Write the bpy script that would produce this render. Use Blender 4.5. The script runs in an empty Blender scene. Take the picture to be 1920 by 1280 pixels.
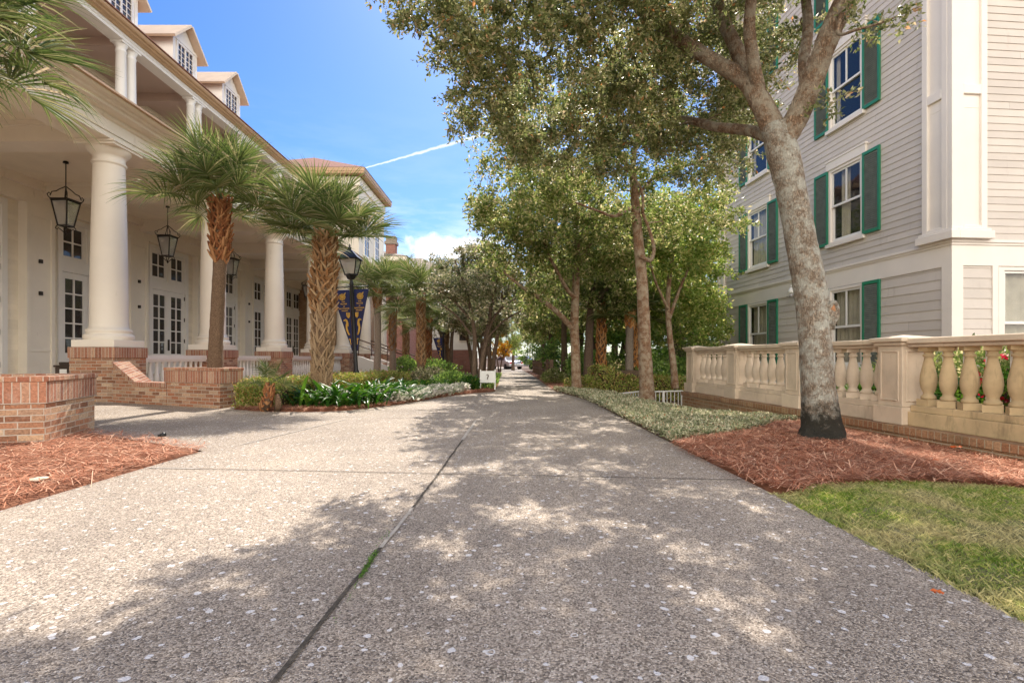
import bpy, math, random
import numpy as np
from mathutils import Vector, Matrix
R = math.radians
S = bpy.context.scene
COL = S.collection
rng = np.random.default_rng(7)
random.seed(5)
EYE, F, HZ = 0.85, 960.0, 670.0

def G(px, py, z=0.0):
    """ground point seen at a photo pixel"""
    Y = (EYE - z) * F / (py - HZ)
    return Vector(((px - 960) * Y / F, Y, z))
def P(px, py, Y):
    """point at depth Y seen at a photo pixel"""
    return Vector(((px - 960) * Y / F, Y, EYE + (HZ - py) * Y / F))
def smooth(a, b, x):
    t = np.clip((x - a) / (b - a), 0, 1); return t * t * (3 - 2 * t)
def gz(x, y):
    """height of the terrain"""
    a = 0.32 * smooth(1.9, 3.6, x) * smooth(5.6, 11.0, y); b = 0.085 * smooth(3.0, 4.1, x)
    return -np.maximum(a, b) - 0.42 * smooth(18, 60, y)

# ------------------------------------------------------------------ materials
def new_mat(name):
    m = bpy.data.materials.new(name); m.use_nodes = True
    nt = m.node_tree
    return m, nt, nt.nodes['Principled BSDF'], nt.nodes['Material Output']
def N(nt, t, **kw):
    n = nt.nodes.new(t)
    for k, v in kw.items():
        if k.startswith('i_'): n.inputs[k[2:].replace('_', ' ')].default_value = v
        else: setattr(n, k, v)
    return n
def ramp(nt, stops, src=None, interp='LINEAR'):
    n = nt.nodes.new('ShaderNodeValToRGB'); cr = n.color_ramp; cr.interpolation = interp
    while len(cr.elements) < len(stops): cr.elements.new(0.5)
    for e, (p, c) in zip(cr.elements, stops):
        e.position = p; e.color = (*c, 1) if len(c) == 3 else c
    if src is not None: nt.links.new(src, n.inputs[0])
    return n
def mixc(nt, fac, a, b, blend='MIX'):
    n = nt.nodes.new('ShaderNodeMix'); n.data_type = 'RGBA'; n.blend_type = blend
    for s, v in ((n.inputs[0], fac), (n.inputs[6], a), (n.inputs[7], b)):
        if hasattr(v, 'links'): nt.links.new(v, s)
        else: s.default_value = v if not isinstance(v, tuple) or len(v) == 4 else (*v, 1)
    return n.outputs[2]
def math_n(nt, op, a, b=None, clamp=False):
    n = nt.nodes.new('ShaderNodeMath'); n.operation = op; n.use_clamp = clamp
    for i, v in enumerate((a, b)):
        if v is None: continue
        if hasattr(v, 'links'): nt.links.new(v, n.inputs[i])
        else: n.inputs[i].default_value = v
    return n.outputs[0]
def bump(nt, b, h, strength=0.4, dist=0.01):
    n = N(nt, 'ShaderNodeBump'); n.inputs['Strength'].default_value = strength; n.inputs['Distance'].default_value = dist
    nt.links.new(h, n.inputs['Height']); nt.links.new(n.outputs[0], b.inputs['Normal'])
def noise(nt, scale, detail=4, rough=0.55, vec=None):
    n = N(nt, 'ShaderNodeTexNoise'); n.inputs['Scale'].default_value = scale
    n.inputs['Detail'].default_value = detail; n.inputs['Roughness'].default_value = rough
    if vec is not None: nt.links.new(vec, n.inputs['Vector'])
    return n.outputs['Fac']
def objco(nt): return N(nt, 'ShaderNodeTexCoord').outputs['Object']
def uvco(nt): return N(nt, 'ShaderNodeUVMap').outputs[0]

def plain(name, col, rough=0.6, var=0.12, scale=3.0, metal=0.0, bmp=0.0, bscale=60, dirt=None):
    """painted / stone / metal surface with soft mottling and fine grain"""
    m, nt, b, o = new_mat(name)
    c = objco(nt)
    n1 = noise(nt, scale, 6, 0.6, c)
    lo = tuple(x * (1 - var) for x in col); hi = tuple(min(1, x * (1 + var)) for x in col)
    r = ramp(nt, [(0.3, lo), (0.7, hi)], n1)
    out = r.outputs[0]
    if dirt:
        dcol, lev = dirt
        mp = N(nt, 'ShaderNodeMapping'); mp.inputs['Scale'].default_value = (1, 1, 0.25)
        nt.links.new(c, mp.inputs[0])
        n2 = noise(nt, 5, 8, 0.7, mp.outputs[0])
        rr = ramp(nt, [(lev, (0, 0, 0)), (min(1, lev + .22), (1, 1, 1))], n2)
        out = mixc(nt, rr.outputs[0], out, dcol)
    if 'siding' in name:
        gi = N(nt, 'ShaderNodeNewGeometry'); rv = ramp(nt, [(0, (.93, .93, .93)), (1, (1.05, 1.05, 1.05))], gi.outputs['Random Per Island'])
        out = mixc(nt, 1.0, out, rv.outputs[0], 'MULTIPLY')
    nt.links.new(out, b.inputs['Base Color'])
    b.inputs['Roughness'].default_value = rough; b.inputs['Metallic'].default_value = metal
    if bmp: bump(nt, b, noise(nt, bscale, 4, 0.6, c), bmp, 0.01)
    return m

def brick(name, cols, mortar, bw=0.2, bh=0.061, soldier=False, stain=None):
    m, nt, b, o = new_mat(name)
    uv = uvco(nt)
    # wobble so that courses are not ruler-straight
    nz = N(nt, 'ShaderNodeTexNoise'); nz.inputs['Scale'].default_value = 9; nt.links.new(uv, nz.inputs['Vector'])
    sc = N(nt, 'ShaderNodeVectorMath', operation='MULTIPLY_ADD')
    nt.links.new(nz.outputs['Color'], sc.inputs[0]); sc.inputs[1].default_value = (.008, .008, 0); nt.links.new(uv, sc.inputs[2])
    t = N(nt, 'ShaderNodeTexBrick')
    t.inputs['Scale'].default_value = 1; t.inputs['Mortar Size'].default_value = 0.0055
    t.inputs['Mortar Smooth'].default_value = 0.25; t.inputs['Bias'].default_value = 0
    t.inputs['Brick Width'].default_value = bw; t.inputs['Row Height'].default_value = bh
    if soldier: t.offset = 0.0
    t.inputs['Color1'].default_value = (0, 0, 0, 1); t.inputs['Color2'].default_value = (1, 1, 1, 1); t.inputs['Mortar'].default_value = (.5, .5, .5, 1)
    nt.links.new(sc.outputs[0], t.inputs['Vector'])
    k = len(cols)
    r = ramp(nt, [(0.08 + .84 * i / (k - 1), c) for i, c in enumerate(cols)], t.outputs['Color'])
    g = noise(nt, 45, 5, 0.7, uv)
    g2 = ramp(nt, [(0.3, (.5, .48, .46)), (0.7, (1.32, 1.3, 1.28))], g)
    colr = mixc(nt, 1.0, r.outputs[0], g2.outputs[0], 'MULTIPLY')
    # lime bloom over some bricks
    bl = ramp(nt, [(0.55, (0, 0, 0)), (0.8, (.5, .5, .5))], noise(nt, 4.5, 6, 0.7, uv))
    colr = mixc(nt, bl.outputs[0], colr, (*[min(1, x * 1.05) for x in mortar], 1))
    mm = mixc(nt, noise(nt, 30, 3, .6, uv), (*[x * .75 for x in mortar], 1), (*[min(1, x * 1.15) for x in mortar], 1))
    out = mixc(nt, t.outputs['Fac'], colr, mm)
    if stain:
        s = ramp(nt, [(0.5, (0, 0, 0)), (0.72, (.75, .75, .75))], noise(nt, 1.7, 7, .7, uv))
        out = mixc(nt, s.outputs[0], out, (*stain, 1))
    nt.links.new(out, b.inputs['Base Color']); b.inputs['Roughness'].default_value = 0.9
    inv = math_n(nt, 'SUBTRACT', 1.0, t.outputs['Fac'])
    h = math_n(nt, 'ADD', inv, math_n(nt, 'MULTIPLY', g, 0.7))
    bump(nt, b, h, 0.7, 0.008)
    return m

def leafmat(name, stops, rough=0.5, trans=0.35, tcol=None, patch=None):
    m, nt, b, o = new_mat(name)
    g = N(nt, 'ShaderNodeNewGeometry')
    rp = ramp(nt, stops, g.outputs['Random Per Island'])
    col = rp.outputs[0]
    if patch:
        sc, pc = patch
        pr = ramp(nt, [(.42, (0, 0, 0)), (.62, (1, 1, 1))], noise(nt, sc, 4, .6, objco(nt)))
        col = mixc(nt, pr.outputs[0], col, mixc(nt, g.outputs['Random Per Island'], (*[x * .6 for x in pc], 1), (*[x * 1.3 for x in pc], 1)))
    nt.links.new(col, b.inputs['Base Color']); b.inputs['Roughness'].default_value = rough
    b.inputs['Specular IOR Level'].default_value = 0.3
    tr = N(nt, 'ShaderNodeBsdfTranslucent')
    hs = N(nt, 'ShaderNodeHueSaturation'); hs.inputs['Value'].default_value = 1.9; hs.inputs['Saturation'].default_value = 1.1; hs.inputs['Hue'].default_value = .49
    nt.links.new(col, hs.inputs['Color']); nt.links.new(hs.outputs[0], tr.inputs['Color'])
    mx = N(nt, 'ShaderNodeMixShader'); mx.inputs[0].default_value = trans
    nt.links.new(b.outputs[0], mx.inputs[1]); nt.links.new(tr.outputs[0], mx.inputs[2]); nt.links.new(mx.outputs[0], o.inputs['Surface'])
    return m

def barkmat(name, cols, scale=16, stretch=0.28, lichen=None, base_dark=None, bstr=0.9):
    m, nt, b, o = new_mat(name)
    c = objco(nt)
    mp = N(nt, 'ShaderNodeMapping'); mp.inputs['Scale'].default_value = (1, 1, stretch); nt.links.new(c, mp.inputs[0])
    v = N(nt, 'ShaderNodeTexVoronoi'); v.feature = 'DISTANCE_TO_EDGE'; v.inputs['Scale'].default_value = scale * 1.7
    nzv = N(nt, 'ShaderNodeTexNoise'); nzv.inputs['Scale'].default_value = scale * .8; nzv.inputs['Detail'].default_value = 5; nt.links.new(mp.outputs[0], nzv.inputs['Vector'])
    ad = N(nt, 'ShaderNodeVectorMath', operation='MULTIPLY_ADD'); nt.links.new(nzv.outputs['Color'], ad.inputs[0]); ad.inputs[1].default_value = (.10, .10, .10); nt.links.new(mp.outputs[0], ad.inputs[2])
    nt.links.new(ad.outputs[0], v.inputs['Vector'])
    crack = ramp(nt, [(0.0, (.25, .25, .25)), (0.10, (.7, .7, .7)), (.3, (1, 1, 1))], v.outputs['Distance'])
    n2 = noise(nt, scale * 2.5, 8, 0.75, mp.outputs[0])
    r = ramp(nt, [(0.28, cols[0]), (0.5, cols[1]), (0.72, cols[2])], n2)
    col = mixc(nt, crack.outputs[0], (*[x * .45 for x in cols[0]], 1), r.outputs[0])
    if lichen:
        ln = ramp(nt, [(0.44, (0, 0, 0)), (0.58, (.85, .85, .85))], noise(nt, 7, 9, 0.75, c))
        col = mixc(nt, ln.outputs[0], col, (*lichen, 1))
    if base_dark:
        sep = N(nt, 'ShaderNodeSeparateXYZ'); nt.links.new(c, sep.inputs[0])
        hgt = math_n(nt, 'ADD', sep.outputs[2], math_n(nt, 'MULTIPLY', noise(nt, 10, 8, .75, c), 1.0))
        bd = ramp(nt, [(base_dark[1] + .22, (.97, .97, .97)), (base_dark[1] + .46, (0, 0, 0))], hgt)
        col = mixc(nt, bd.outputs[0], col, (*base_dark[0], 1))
    nt.links.new(col, b.inputs['Base Color']); b.inputs['Roughness'].default_value = 0.95
    h = math_n(nt, 'ADD', crack.outputs[0], math_n(nt, 'MULTIPLY', n2, 1.2))
    bump(nt, b, h, bstr, 0.02)
    return m

def glassmat(name, tint=(.02, .022, .025), refl=0.06, tr=0.5):
    m, nt, b, o = new_mat(name)
    b.inputs['Base Color'].default_value = (*tint, 1); b.inputs['Roughness'].default_value = 0.5
    t = N(nt, 'ShaderNodeBsdfTransparent'); t.inputs[0].default_value = (.92, .94, .93, 1)
    mx = N(nt, 'ShaderNodeMixShader'); mx.inputs[0].default_value = tr
    nt.links.new(b.outputs[0], mx.inputs[1]); nt.links.new(t.outputs[0], mx.inputs[2])
    gl = N(nt, 'ShaderNodeBsdfGlossy'); gl.inputs['Roughness'].default_value = 0.02; gl.inputs[0].default_value = (.95, .97, 1, 1)
    fr = N(nt, 'ShaderNodeFresnel'); fr.inputs[0].default_value = 1.5
    f2 = math_n(nt, 'ADD', math_n(nt, 'MULTIPLY', fr.outputs[0], .9), refl, True)
    gb = N(nt, 'ShaderNodeNewGeometry'); f2 = math_n(nt, 'MULTIPLY', f2, math_n(nt, 'SUBTRACT', 1.0, gb.outputs['Backfacing']))
    m2 = N(nt, 'ShaderNodeMixShader'); nt.links.new(f2, m2.inputs[0])
    nt.links.new(mx.outputs[0], m2.inputs[1]); nt.links.new(gl.outputs[0], m2.inputs[2]); nt.links.new(m2.outputs[0], o.inputs['Surface'])
    wn = noise(nt, 2.5, 1, .5, objco(nt))
    bp = N(nt, 'ShaderNodeBump'); bp.inputs['Strength'].default_value = .06; bp.inputs['Distance'].default_value = .05
    nt.links.new(wn, bp.inputs['Height']); nt.links.new(bp.outputs[0], gl.inputs['Normal'])
    return m

M = {}
M['trim'] = plain('cream_trim_paint', (.82, .76, .65), .5, .05, 1.2, dirt=((.5, .43, .33, 1), .62))
M['white'] = plain('white_paint', (.80, .78, .73), .45, .04, 1.5, dirt=((.6, .56, .48, 1), .68))
M['hotel_siding'] = plain('cream_siding', (.80, .73, .60), .6, .06, 2)
M['hotel_ceiling'] = plain('cream_ceiling', (.82, .75, .61), .6, .05, 2)
M['eave'] = plain('tan_eave_paint', (.52, .34, .19), .5, .12, 1.5, dirt=((.30, .19, .11, 1), .6))
M['gallery'] = plain('gallery_wall_paint', (.52, .40, .33), .6, .06, 1)
M['shingle'] = plain('roof_shingles', (.22, .09, .06), .9, .35, 12, bmp=.6, bscale=20)
M['grey_shingle'] = plain('grey_roof_shingles', (.24, .20, .16), .9, .3, 12, bmp=.6, bscale=20)
M['house_siding'] = plain('taupe_siding', (.60, .545, .48), .6, .05, 1.6, dirt=((.42, .36, .31, 1), .6))
M['house_trim'] = plain('ivory_trim', (.80, .74, .66), .5, .04, 1.5, dirt=((.62, .54, .44, 1), .66))
M['green'] = plain('green_shutter_paint', (.018, .20, .105), .45, .1, 3)
M['louver'] = plain('weathered_louver_paint', (.17, .19, .155), .7, .25, 6)
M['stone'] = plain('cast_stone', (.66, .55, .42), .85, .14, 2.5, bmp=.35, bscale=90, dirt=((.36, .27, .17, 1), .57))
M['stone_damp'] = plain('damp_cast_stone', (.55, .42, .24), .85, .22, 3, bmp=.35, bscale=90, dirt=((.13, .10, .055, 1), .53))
M['brick_l'] = brick('red_tan_brick', [(.24, .11, .06), (.44, .21, .115), (.35, .17, .095), (.52, .34, .21), (.28, .15, .09), (.56, .41, .28), (.40, .17, .09)], (.50, .43, .35))
M['brick_ls'] = brick('red_tan_brick_soldier', [(.27, .11, .065), (.42, .20, .12), (.34, .15, .09), (.50, .32, .21), (.38, .16, .10)], (.50, .43, .35), .066, .21, True)
M['brick_r'] = brick('brown_wall_brick', [(.29, .17, .085), (.38, .23, .12), (.33, .18, .09), (.43, .28, .16)], (.50, .43, .31), .2, .07, stain=(.22, .17, .08))
M['brick_rs'] = brick('brown_wall_rowlock', [(.29, .15, .08), (.38, .21, .11), (.33, .17, .09), (.43, .27, .15)], (.42, .36, .25), .072, .12, True, stain=(.16, .12, .06))
M['brick_cap'] = brick('red_tan_brick_capping', [(.30, .12, .07), (.44, .22, .13), (.36, .17, .10), (.50, .33, .22)], (.50, .43, .35), .1, .2, True)
M['brick_far'] = brick('far_red_brick', [(.26, .09, .065), (.33, .13, .09), (.22, .08, .06)], (.40, .33, .29))
M['iron'] = plain('dark_bronze_iron', (.022, .018, .015), .45, .3, 8, .5)
M['hinge'] = plain('door_hardware', (.05, .04, .03), .4, .2, 8, .6)
M['black'] = plain('black_painted_metal', (.014, .014, .015), .4, .3, 6, .3)
M['glass'] = glassmat('window_glass', (.03, .03, .03), .0, .93)
M['doorglass'] = glassmat('door_glass', (.028, .018, .012), .0, .2)
M['lampglass'] = glassmat('lamp_glass', (.5, .48, .45), .1, .55)
M['curtain'] = plain('beige_curtain', (.62, .53, .42), .9, .15, 3)
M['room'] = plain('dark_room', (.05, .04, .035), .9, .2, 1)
M['candle'] = plain('candle_sleeve', (.7, .65, .5), .5, .05)
M['navy'] = plain('navy_banner_cloth', (.009, .014, .075), .7, .12, 4)
M['gold'] = plain('gold_print', (.62, .36, .05), .55, .1, 6)
M['wood'] = plain('weathered_wood', (.19, .12, .08), .8, .25, 5, bmp=.3, bscale=30)
M['slatwhite'] = plain('white_metal', (.72, .72, .68), .4, .05, 3)
M['binbrown'] = plain('brown_bin', (.05, .032, .022), .5, .2, 4)
M['paper'] = plain('white_notice_paper', (.75, .75, .72), .7, .03)
M['rust'] = plain('brown_steel', (.10, .055, .03), .6, .2, 4)
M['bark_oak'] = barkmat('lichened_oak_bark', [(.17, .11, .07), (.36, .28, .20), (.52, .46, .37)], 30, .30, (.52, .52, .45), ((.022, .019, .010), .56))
M['bark_limb'] = barkmat('limb_bark', [(.16, .085, .045), (.33, .21, .125), (.44, .33, .23)], 30, .35, (.42, .37, .28))
M['bark_mid'] = barkmat('brown_bark', [(.14, .065, .03), (.29, .155, .08), (.40, .25, .15)], 30, .3, (.40, .33, .23), bstr=.7)
M['bark_far'] = barkmat('dark_bark', [(.10, .066, .044), (.20, .135, .09), (.31, .235, .175)], 24, .4, bstr=.6)
M['wound'] = plain('bare_wood_wound', (.36, .17, .075), .8, .3, 14, bmp=.4, bscale=40)
M['palm_trunk'] = barkmat('palm_trunk_bark', [(.15, .085, .045), (.27, .17, .10), (.37, .26, .17)], 18, 1.6, bstr=.8)
M['palm_grey'] = barkmat('grey_palm_trunk_bark', [(.26, .20, .15), (.40, .33, .26), (.52, .45, .37)], 18, 1.8, bstr=.7)
M['boot'] = leafmat('palm_leaf_base', [(0, (0.187, 0.085, 0.03)), (0.4, (0.306, 0.17, 0.076)), (0.75, (0.408, 0.289, 0.162)), (1, (0.255, 0.111, 0.038))], .85, .05)
M['boot_pale'] = leafmat('weathered_palm_leaf_base', [(0, (0.236, 0.149, 0.08)), (0.4, (0.294, 0.198, 0.114)), (1, (0.342, 0.243, 0.148))], .85, .05)
M['boot_red'] = leafmat('rusty_palm_leaf_base', [(0, (0.16, 0.051, 0.019)), (0.5, (0.304, 0.128, 0.048)), (1, (0.4, 0.212, 0.095))], .85, .05)
M['frond'] = leafmat('palm_frond', [(0, (.06, .10, .03)), (.4, (.11, .155, .045)), (.7, (.19, .21, .08)), (.88, (.33, .31, .16)), (1, (.52, .44, .29))], .55, .3)
M['frond_old'] = leafmat('palm_frond_old', [(0, (0.052, 0.115, 0.025)), (0.45, (0.098, 0.184, 0.04)), (0.75, (0.172, 0.23, 0.069)), (0.93, (0.322, 0.322, 0.138)), (1, (0.517, 0.437, 0.253))], .38, .35)
M['boot_orange'] = leafmat('orange_palm_leaf_base', [(0, (.40, .15, .04)), (.5, (.58, .27, .09)), (1, (.66, .40, .18))], .85, .05)
M['petiole'] = plain('palm_petiole', (.20, .22, .06), .5, .2, 6)
M['leaf_oak'] = leafmat('oak_leaf', [(0, (.075, .105, .038)), (.3, (.15, .18, .068)), (.6, (.24, .255, .115)), (.85, (.34, .33, .175)), (.96, (.46, .40, .26)), (1, (.50, .24, .09))], .42, .46)
M['leaf_mid'] = leafmat('tree_leaf', [(0, (0.074, 0.122, 0.033)), (0.3, (0.154, 0.212, 0.062)), (0.6, (0.265, 0.307, 0.104)), (0.82, (0.403, 0.392, 0.19)), (1, (0.615, 0.53, 0.323))], .42, .48)
M['leaf_far'] = leafmat('dull_tree_leaf', [(0, (.075, .10, .045)), (.35, (.15, .175, .08)), (.65, (.27, .27, .145)), (.88, (.42, .38, .26)), (1, (.55, .46, .36))], .45, .38)
M['leaf_lime'] = leafmat('bright_tree_leaf', [(0, (0.083, 0.149, 0.03)), (0.4, (0.198, 0.286, 0.065)), (0.75, (0.341, 0.396, 0.13)), (1, (0.605, 0.528, 0.22))], .45, .45)
M['leaf_autumn'] = leafmat('autumn_leaf', [(0, (.18, .17, .03)), (.5, (.40, .26, .04)), (1, (.55, .20, .03))], .5, .45)
M['leaf_hedge'] = leafmat('hedge_leaf', [(0, (0.114, 0.163, 0.035)), (0.4, (0.244, 0.309, 0.061)), (0.7, (0.39, 0.406, 0.109)), (0.88, (0.536, 0.406, 0.191)), (1, (0.406, 0.163, 0.068))], .5, .3)
M['hedge_core'] = plain('hedge_twigs', (.09, .06, .035), .95, .4, 20)
M['leaf_strap'] = leafmat('strap_leaf', [(0, (0.013, 0.056, 0.008)), (0.5, (0.03, 0.098, 0.014)), (0.9, (0.09, 0.18, 0.028)), (1, (0.225, 0.27, 0.07))], .35, .3)
M['leaf_cover'] = leafmat('variegated_groundcover_leaf', [(0, (0.113, 0.145, 0.068)), (0.35, (0.251, 0.279, 0.149)), (0.65, (0.477, 0.472, 0.308)), (0.9, (0.69, 0.653, 0.479)), (1, (0.376, 0.181, 0.092))], .6, .25)
M['leaf_silver'] = leafmat('silver_white_leaf', [(0, (.20, .28, .12)), (.3, (.42, .44, .34)), (.7, (.66, .64, .55)), (1, (.78, .72, .68))], .6, .25)
M['leaf_dark'] = leafmat('dark_shrub_leaf', [(0, (0.068, 0.143, 0.038)), (0.5, (0.167, 0.304, 0.07)), (1, (0.449, 0.571, 0.162))], .4, .3)
M['petal_red'] = leafmat('red_petal', [(0, (.4, .01, .02)), (1, (.6, .04, .06))], .5, .3)
M['needle'] = leafmat('pine_straw', [(0, (0.19, 0.062, 0.03)), (0.3, (0.381, 0.142, 0.072)), (0.6, (0.526, 0.237, 0.136)), (0.85, (0.672, 0.38, 0.246)), (1, (0.8, 0.551, 0.383))], .75, .1)
M['grass'] = leafmat('lawn_grass', [(0, (0.081, 0.154, 0.021)), (0.4, (0.184, 0.286, 0.053)), (0.75, (0.345, 0.374, 0.095)), (1, (0.598, 0.517, 0.273))], .5, .35, patch=(2.3, (.46, .42, .22)))
M['fallen'] = leafmat('fallen_leaf', [(0, (.40, .08, .02)), (1, (.5, .14, .04))], .6, .2)
M['moss'] = leafmat('joint_moss', [(0, (.04, .11, .02)), (1, (.13, .23, .05))], .6, .3)

def ground_mat(name, c1, c2, c3, scale):
    m, nt, b, o = new_mat(name); c = objco(nt)
    r = ramp(nt, [(.3, c1), (.5, c2), (.72, c3)], noise(nt, scale, 9, .7, c))
    nt.links.new(r.outputs[0], b.inputs['Base Color']); b.inputs['Roughness'].default_value = .95
    bump(nt, b, noise(nt, scale * 6, 6, .7, c), .8, .02)
    return m
M['soil'] = ground_mat('leaf_litter_soil', (.06, .04, .022), (.14, .085, .05), (.22, .13, .08), 3)
M['straw'] = ground_mat('pine_straw_bed', (.13, .045, .02), (.25, .10, .05), (.36, .17, .09), 7)
M['turf'] = ground_mat('turf_soil', (.10, .11, .035), (.19, .18, .07), (.33, .29, .15), 4)

def concrete():
    m, nt, b, o = new_mat('exposed_shell_concrete'); c = objco(nt)
    # pebbles
    v = N(nt, 'ShaderNodeTexVoronoi'); v.inputs['Scale'].default_value = 165; nt.links.new(c, v.inputs['Vector'])
    peb = ramp(nt, [(0, (.09, .074, .06)), (.25, (.27, .225, .18)), (.5, (.49, .42, .34)), (.78, (.68, .60, .50)), (1, (.90, .85, .76))], v.outputs['Color'])
    pn = N(nt, 'ShaderNodeTexVoronoi'); pn.inputs['Scale'].default_value = 380; nt.links.new(c, pn.inputs['Vector'])
    fine = ramp(nt, [(0, (.5, .48, .46)), (1, (1.4, 1.4, 1.4))], pn.outputs['Color'])
    col = mixc(nt, 1.0, peb.outputs[0], fine.outputs[0], 'MULTIPLY')
    # broad weathering
    w = ramp(nt, [(.25, (.56, .545, .54)), (.55, (.80, .78, .765)), (.8, (.95, .92, .885))], noise(nt, .9, 8, .65, c))
    col = mixc(nt, 1.0, col, w.outputs[0], 'MULTIPLY')
    st = ramp(nt, [(.60, (0, 0, 0)), (.75, (.4, .4, .4))], noise(nt, .45, 7, .7, c))
    col = mixc(nt, st.outputs[0], col, (.14, .11, .085, 1))
    w2 = ramp(nt, [(.3, (.84, .83, .82)), (.5, (1, 1, 1)), (.7, (1.12, 1.10, 1.07))], noise(nt, .28, 5, .6, c))
    col = mixc(nt, 1.0, col, w2.outputs[0], 'MULTIPLY')
    sp_ = ramp(nt, [(.70, (0, 0, 0)), (.78, (.6, .6, .6))], noise(nt, 5.5, 3, .5, c)); col = mixc(nt, sp_.outputs[0], col, (.13, .11, .09, 1))
    # shells, two sizes, most cells empty
    def shells(scale, keep, rad):
        mp = N(nt, 'ShaderNodeMapping'); mp.inputs['Location'].default_value = (scale, 3.1, 0); nt.links.new(c, mp.inputs[0])
        nz = N(nt, 'ShaderNodeTexNoise'); nz.inputs['Scale'].default_value = 40; nt.links.new(c, nz.inputs['Vector'])
        ad = N(nt, 'ShaderNodeVectorMath', operation='MULTIPLY_ADD'); nt.links.new(nz.outputs['Color'], ad.inputs[0]); ad.inputs[1].default_value = (.022, .022, 0); nt.links.new(mp.outputs[0], ad.inputs[2])
        v2 = N(nt, 'ShaderNodeTexVoronoi'); v2.voronoi_dimensions = '2D'; v2.inputs['Scale'].default_value = scale; v2.inputs['Randomness'].default_value = 1; nt.links.new(ad.outputs[0], v2.inputs['Vector'])
        sp = N(nt, 'ShaderNodeSeparateColor'); nt.links.new(v2.outputs['Color'], sp.inputs[0])
        on = math_n(nt, 'GREATER_THAN', sp.outputs[0], 1 - keep)
        rr = math_n(nt, 'MULTIPLY', math_n(nt, 'ADD', math_n(nt, 'MULTIPLY', sp.outputs[1], .7), .5), rad * scale)
        ins = math_n(nt, 'LESS_THAN', v2.outputs['Distance'], rr)
        ring = math_n(nt, 'GREATER_THAN', v2.outputs['Distance'], math_n(nt, 'MULTIPLY', rr, math_n(nt, 'MULTIPLY', math_n(nt, 'GREATER_THAN', sp.outputs[2], .72), .6)))
        return math_n(nt, 'MULTIPLY', math_n(nt, 'MULTIPLY', on, ins), ring)
    s1 = shells(8.5, .5, .0115); s2 = shells(17, .32, .0075)
    sh = math_n(nt, 'MAXIMUM', s1, s2)
    col = mixc(nt, math_n(nt, 'MULTIPLY', sh, .92), col, mixc(nt, noise(nt, 60, 3, .6, c), (.60, .57, .54, 1), (.86, .84, .84, 1)))
    nt.links.new(col, b.inputs['Base Color']); b.inputs['Roughness'].default_value = .85
    h = math_n(nt, 'ADD', math_n(nt, 'MULTIPLY', v.outputs['Distance'], -1.0), math_n(nt, 'MULTIPLY', sh, .5))
    bump(nt, b, h, .4, .008)
    return m
M['concrete'] = concrete()
M['joint'] = ground_mat('joint_filler', (.035, .03, .024), (.09, .075, .06), (.20, .17, .13), 26)
M['joint_pale'] = ground_mat('pale_joint_filler', (.38, .34, .29), (.55, .5, .44), (.68, .63, .56), 20)

# ------------------------------------------------------------------ objects
def root_of(o):
    while o.parent: o = o.parent
    return o
def tag(o, label=None, cat=None, group=None, kind=None):
    if label: o['label'] = label
    if cat: o['category'] = cat
    if group: o['group'] = group
    if kind: o['kind'] = kind
    return o
def thing(name, label, cat, loc=(0, 0, 0), rotz=0.0, group=None):
    o = bpy.data.objects.new(name, None); COL.objects.link(o)
    o.location = loc; o.rotation_euler = (0, 0, rotz); o.empty_display_size = .2
    return tag(o, label, cat, group)
def link(name, me, parent=None):
    o = bpy.data.objects.new(name, me); COL.objects.link(o)
    if parent: o.parent = parent
    return o
def copy_tree(o, parent=None):
    c = o.copy(); COL.objects.link(c)
    if parent: c.parent = parent
    for ch in list(o.children): copy_tree(ch, c)
    return c

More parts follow.
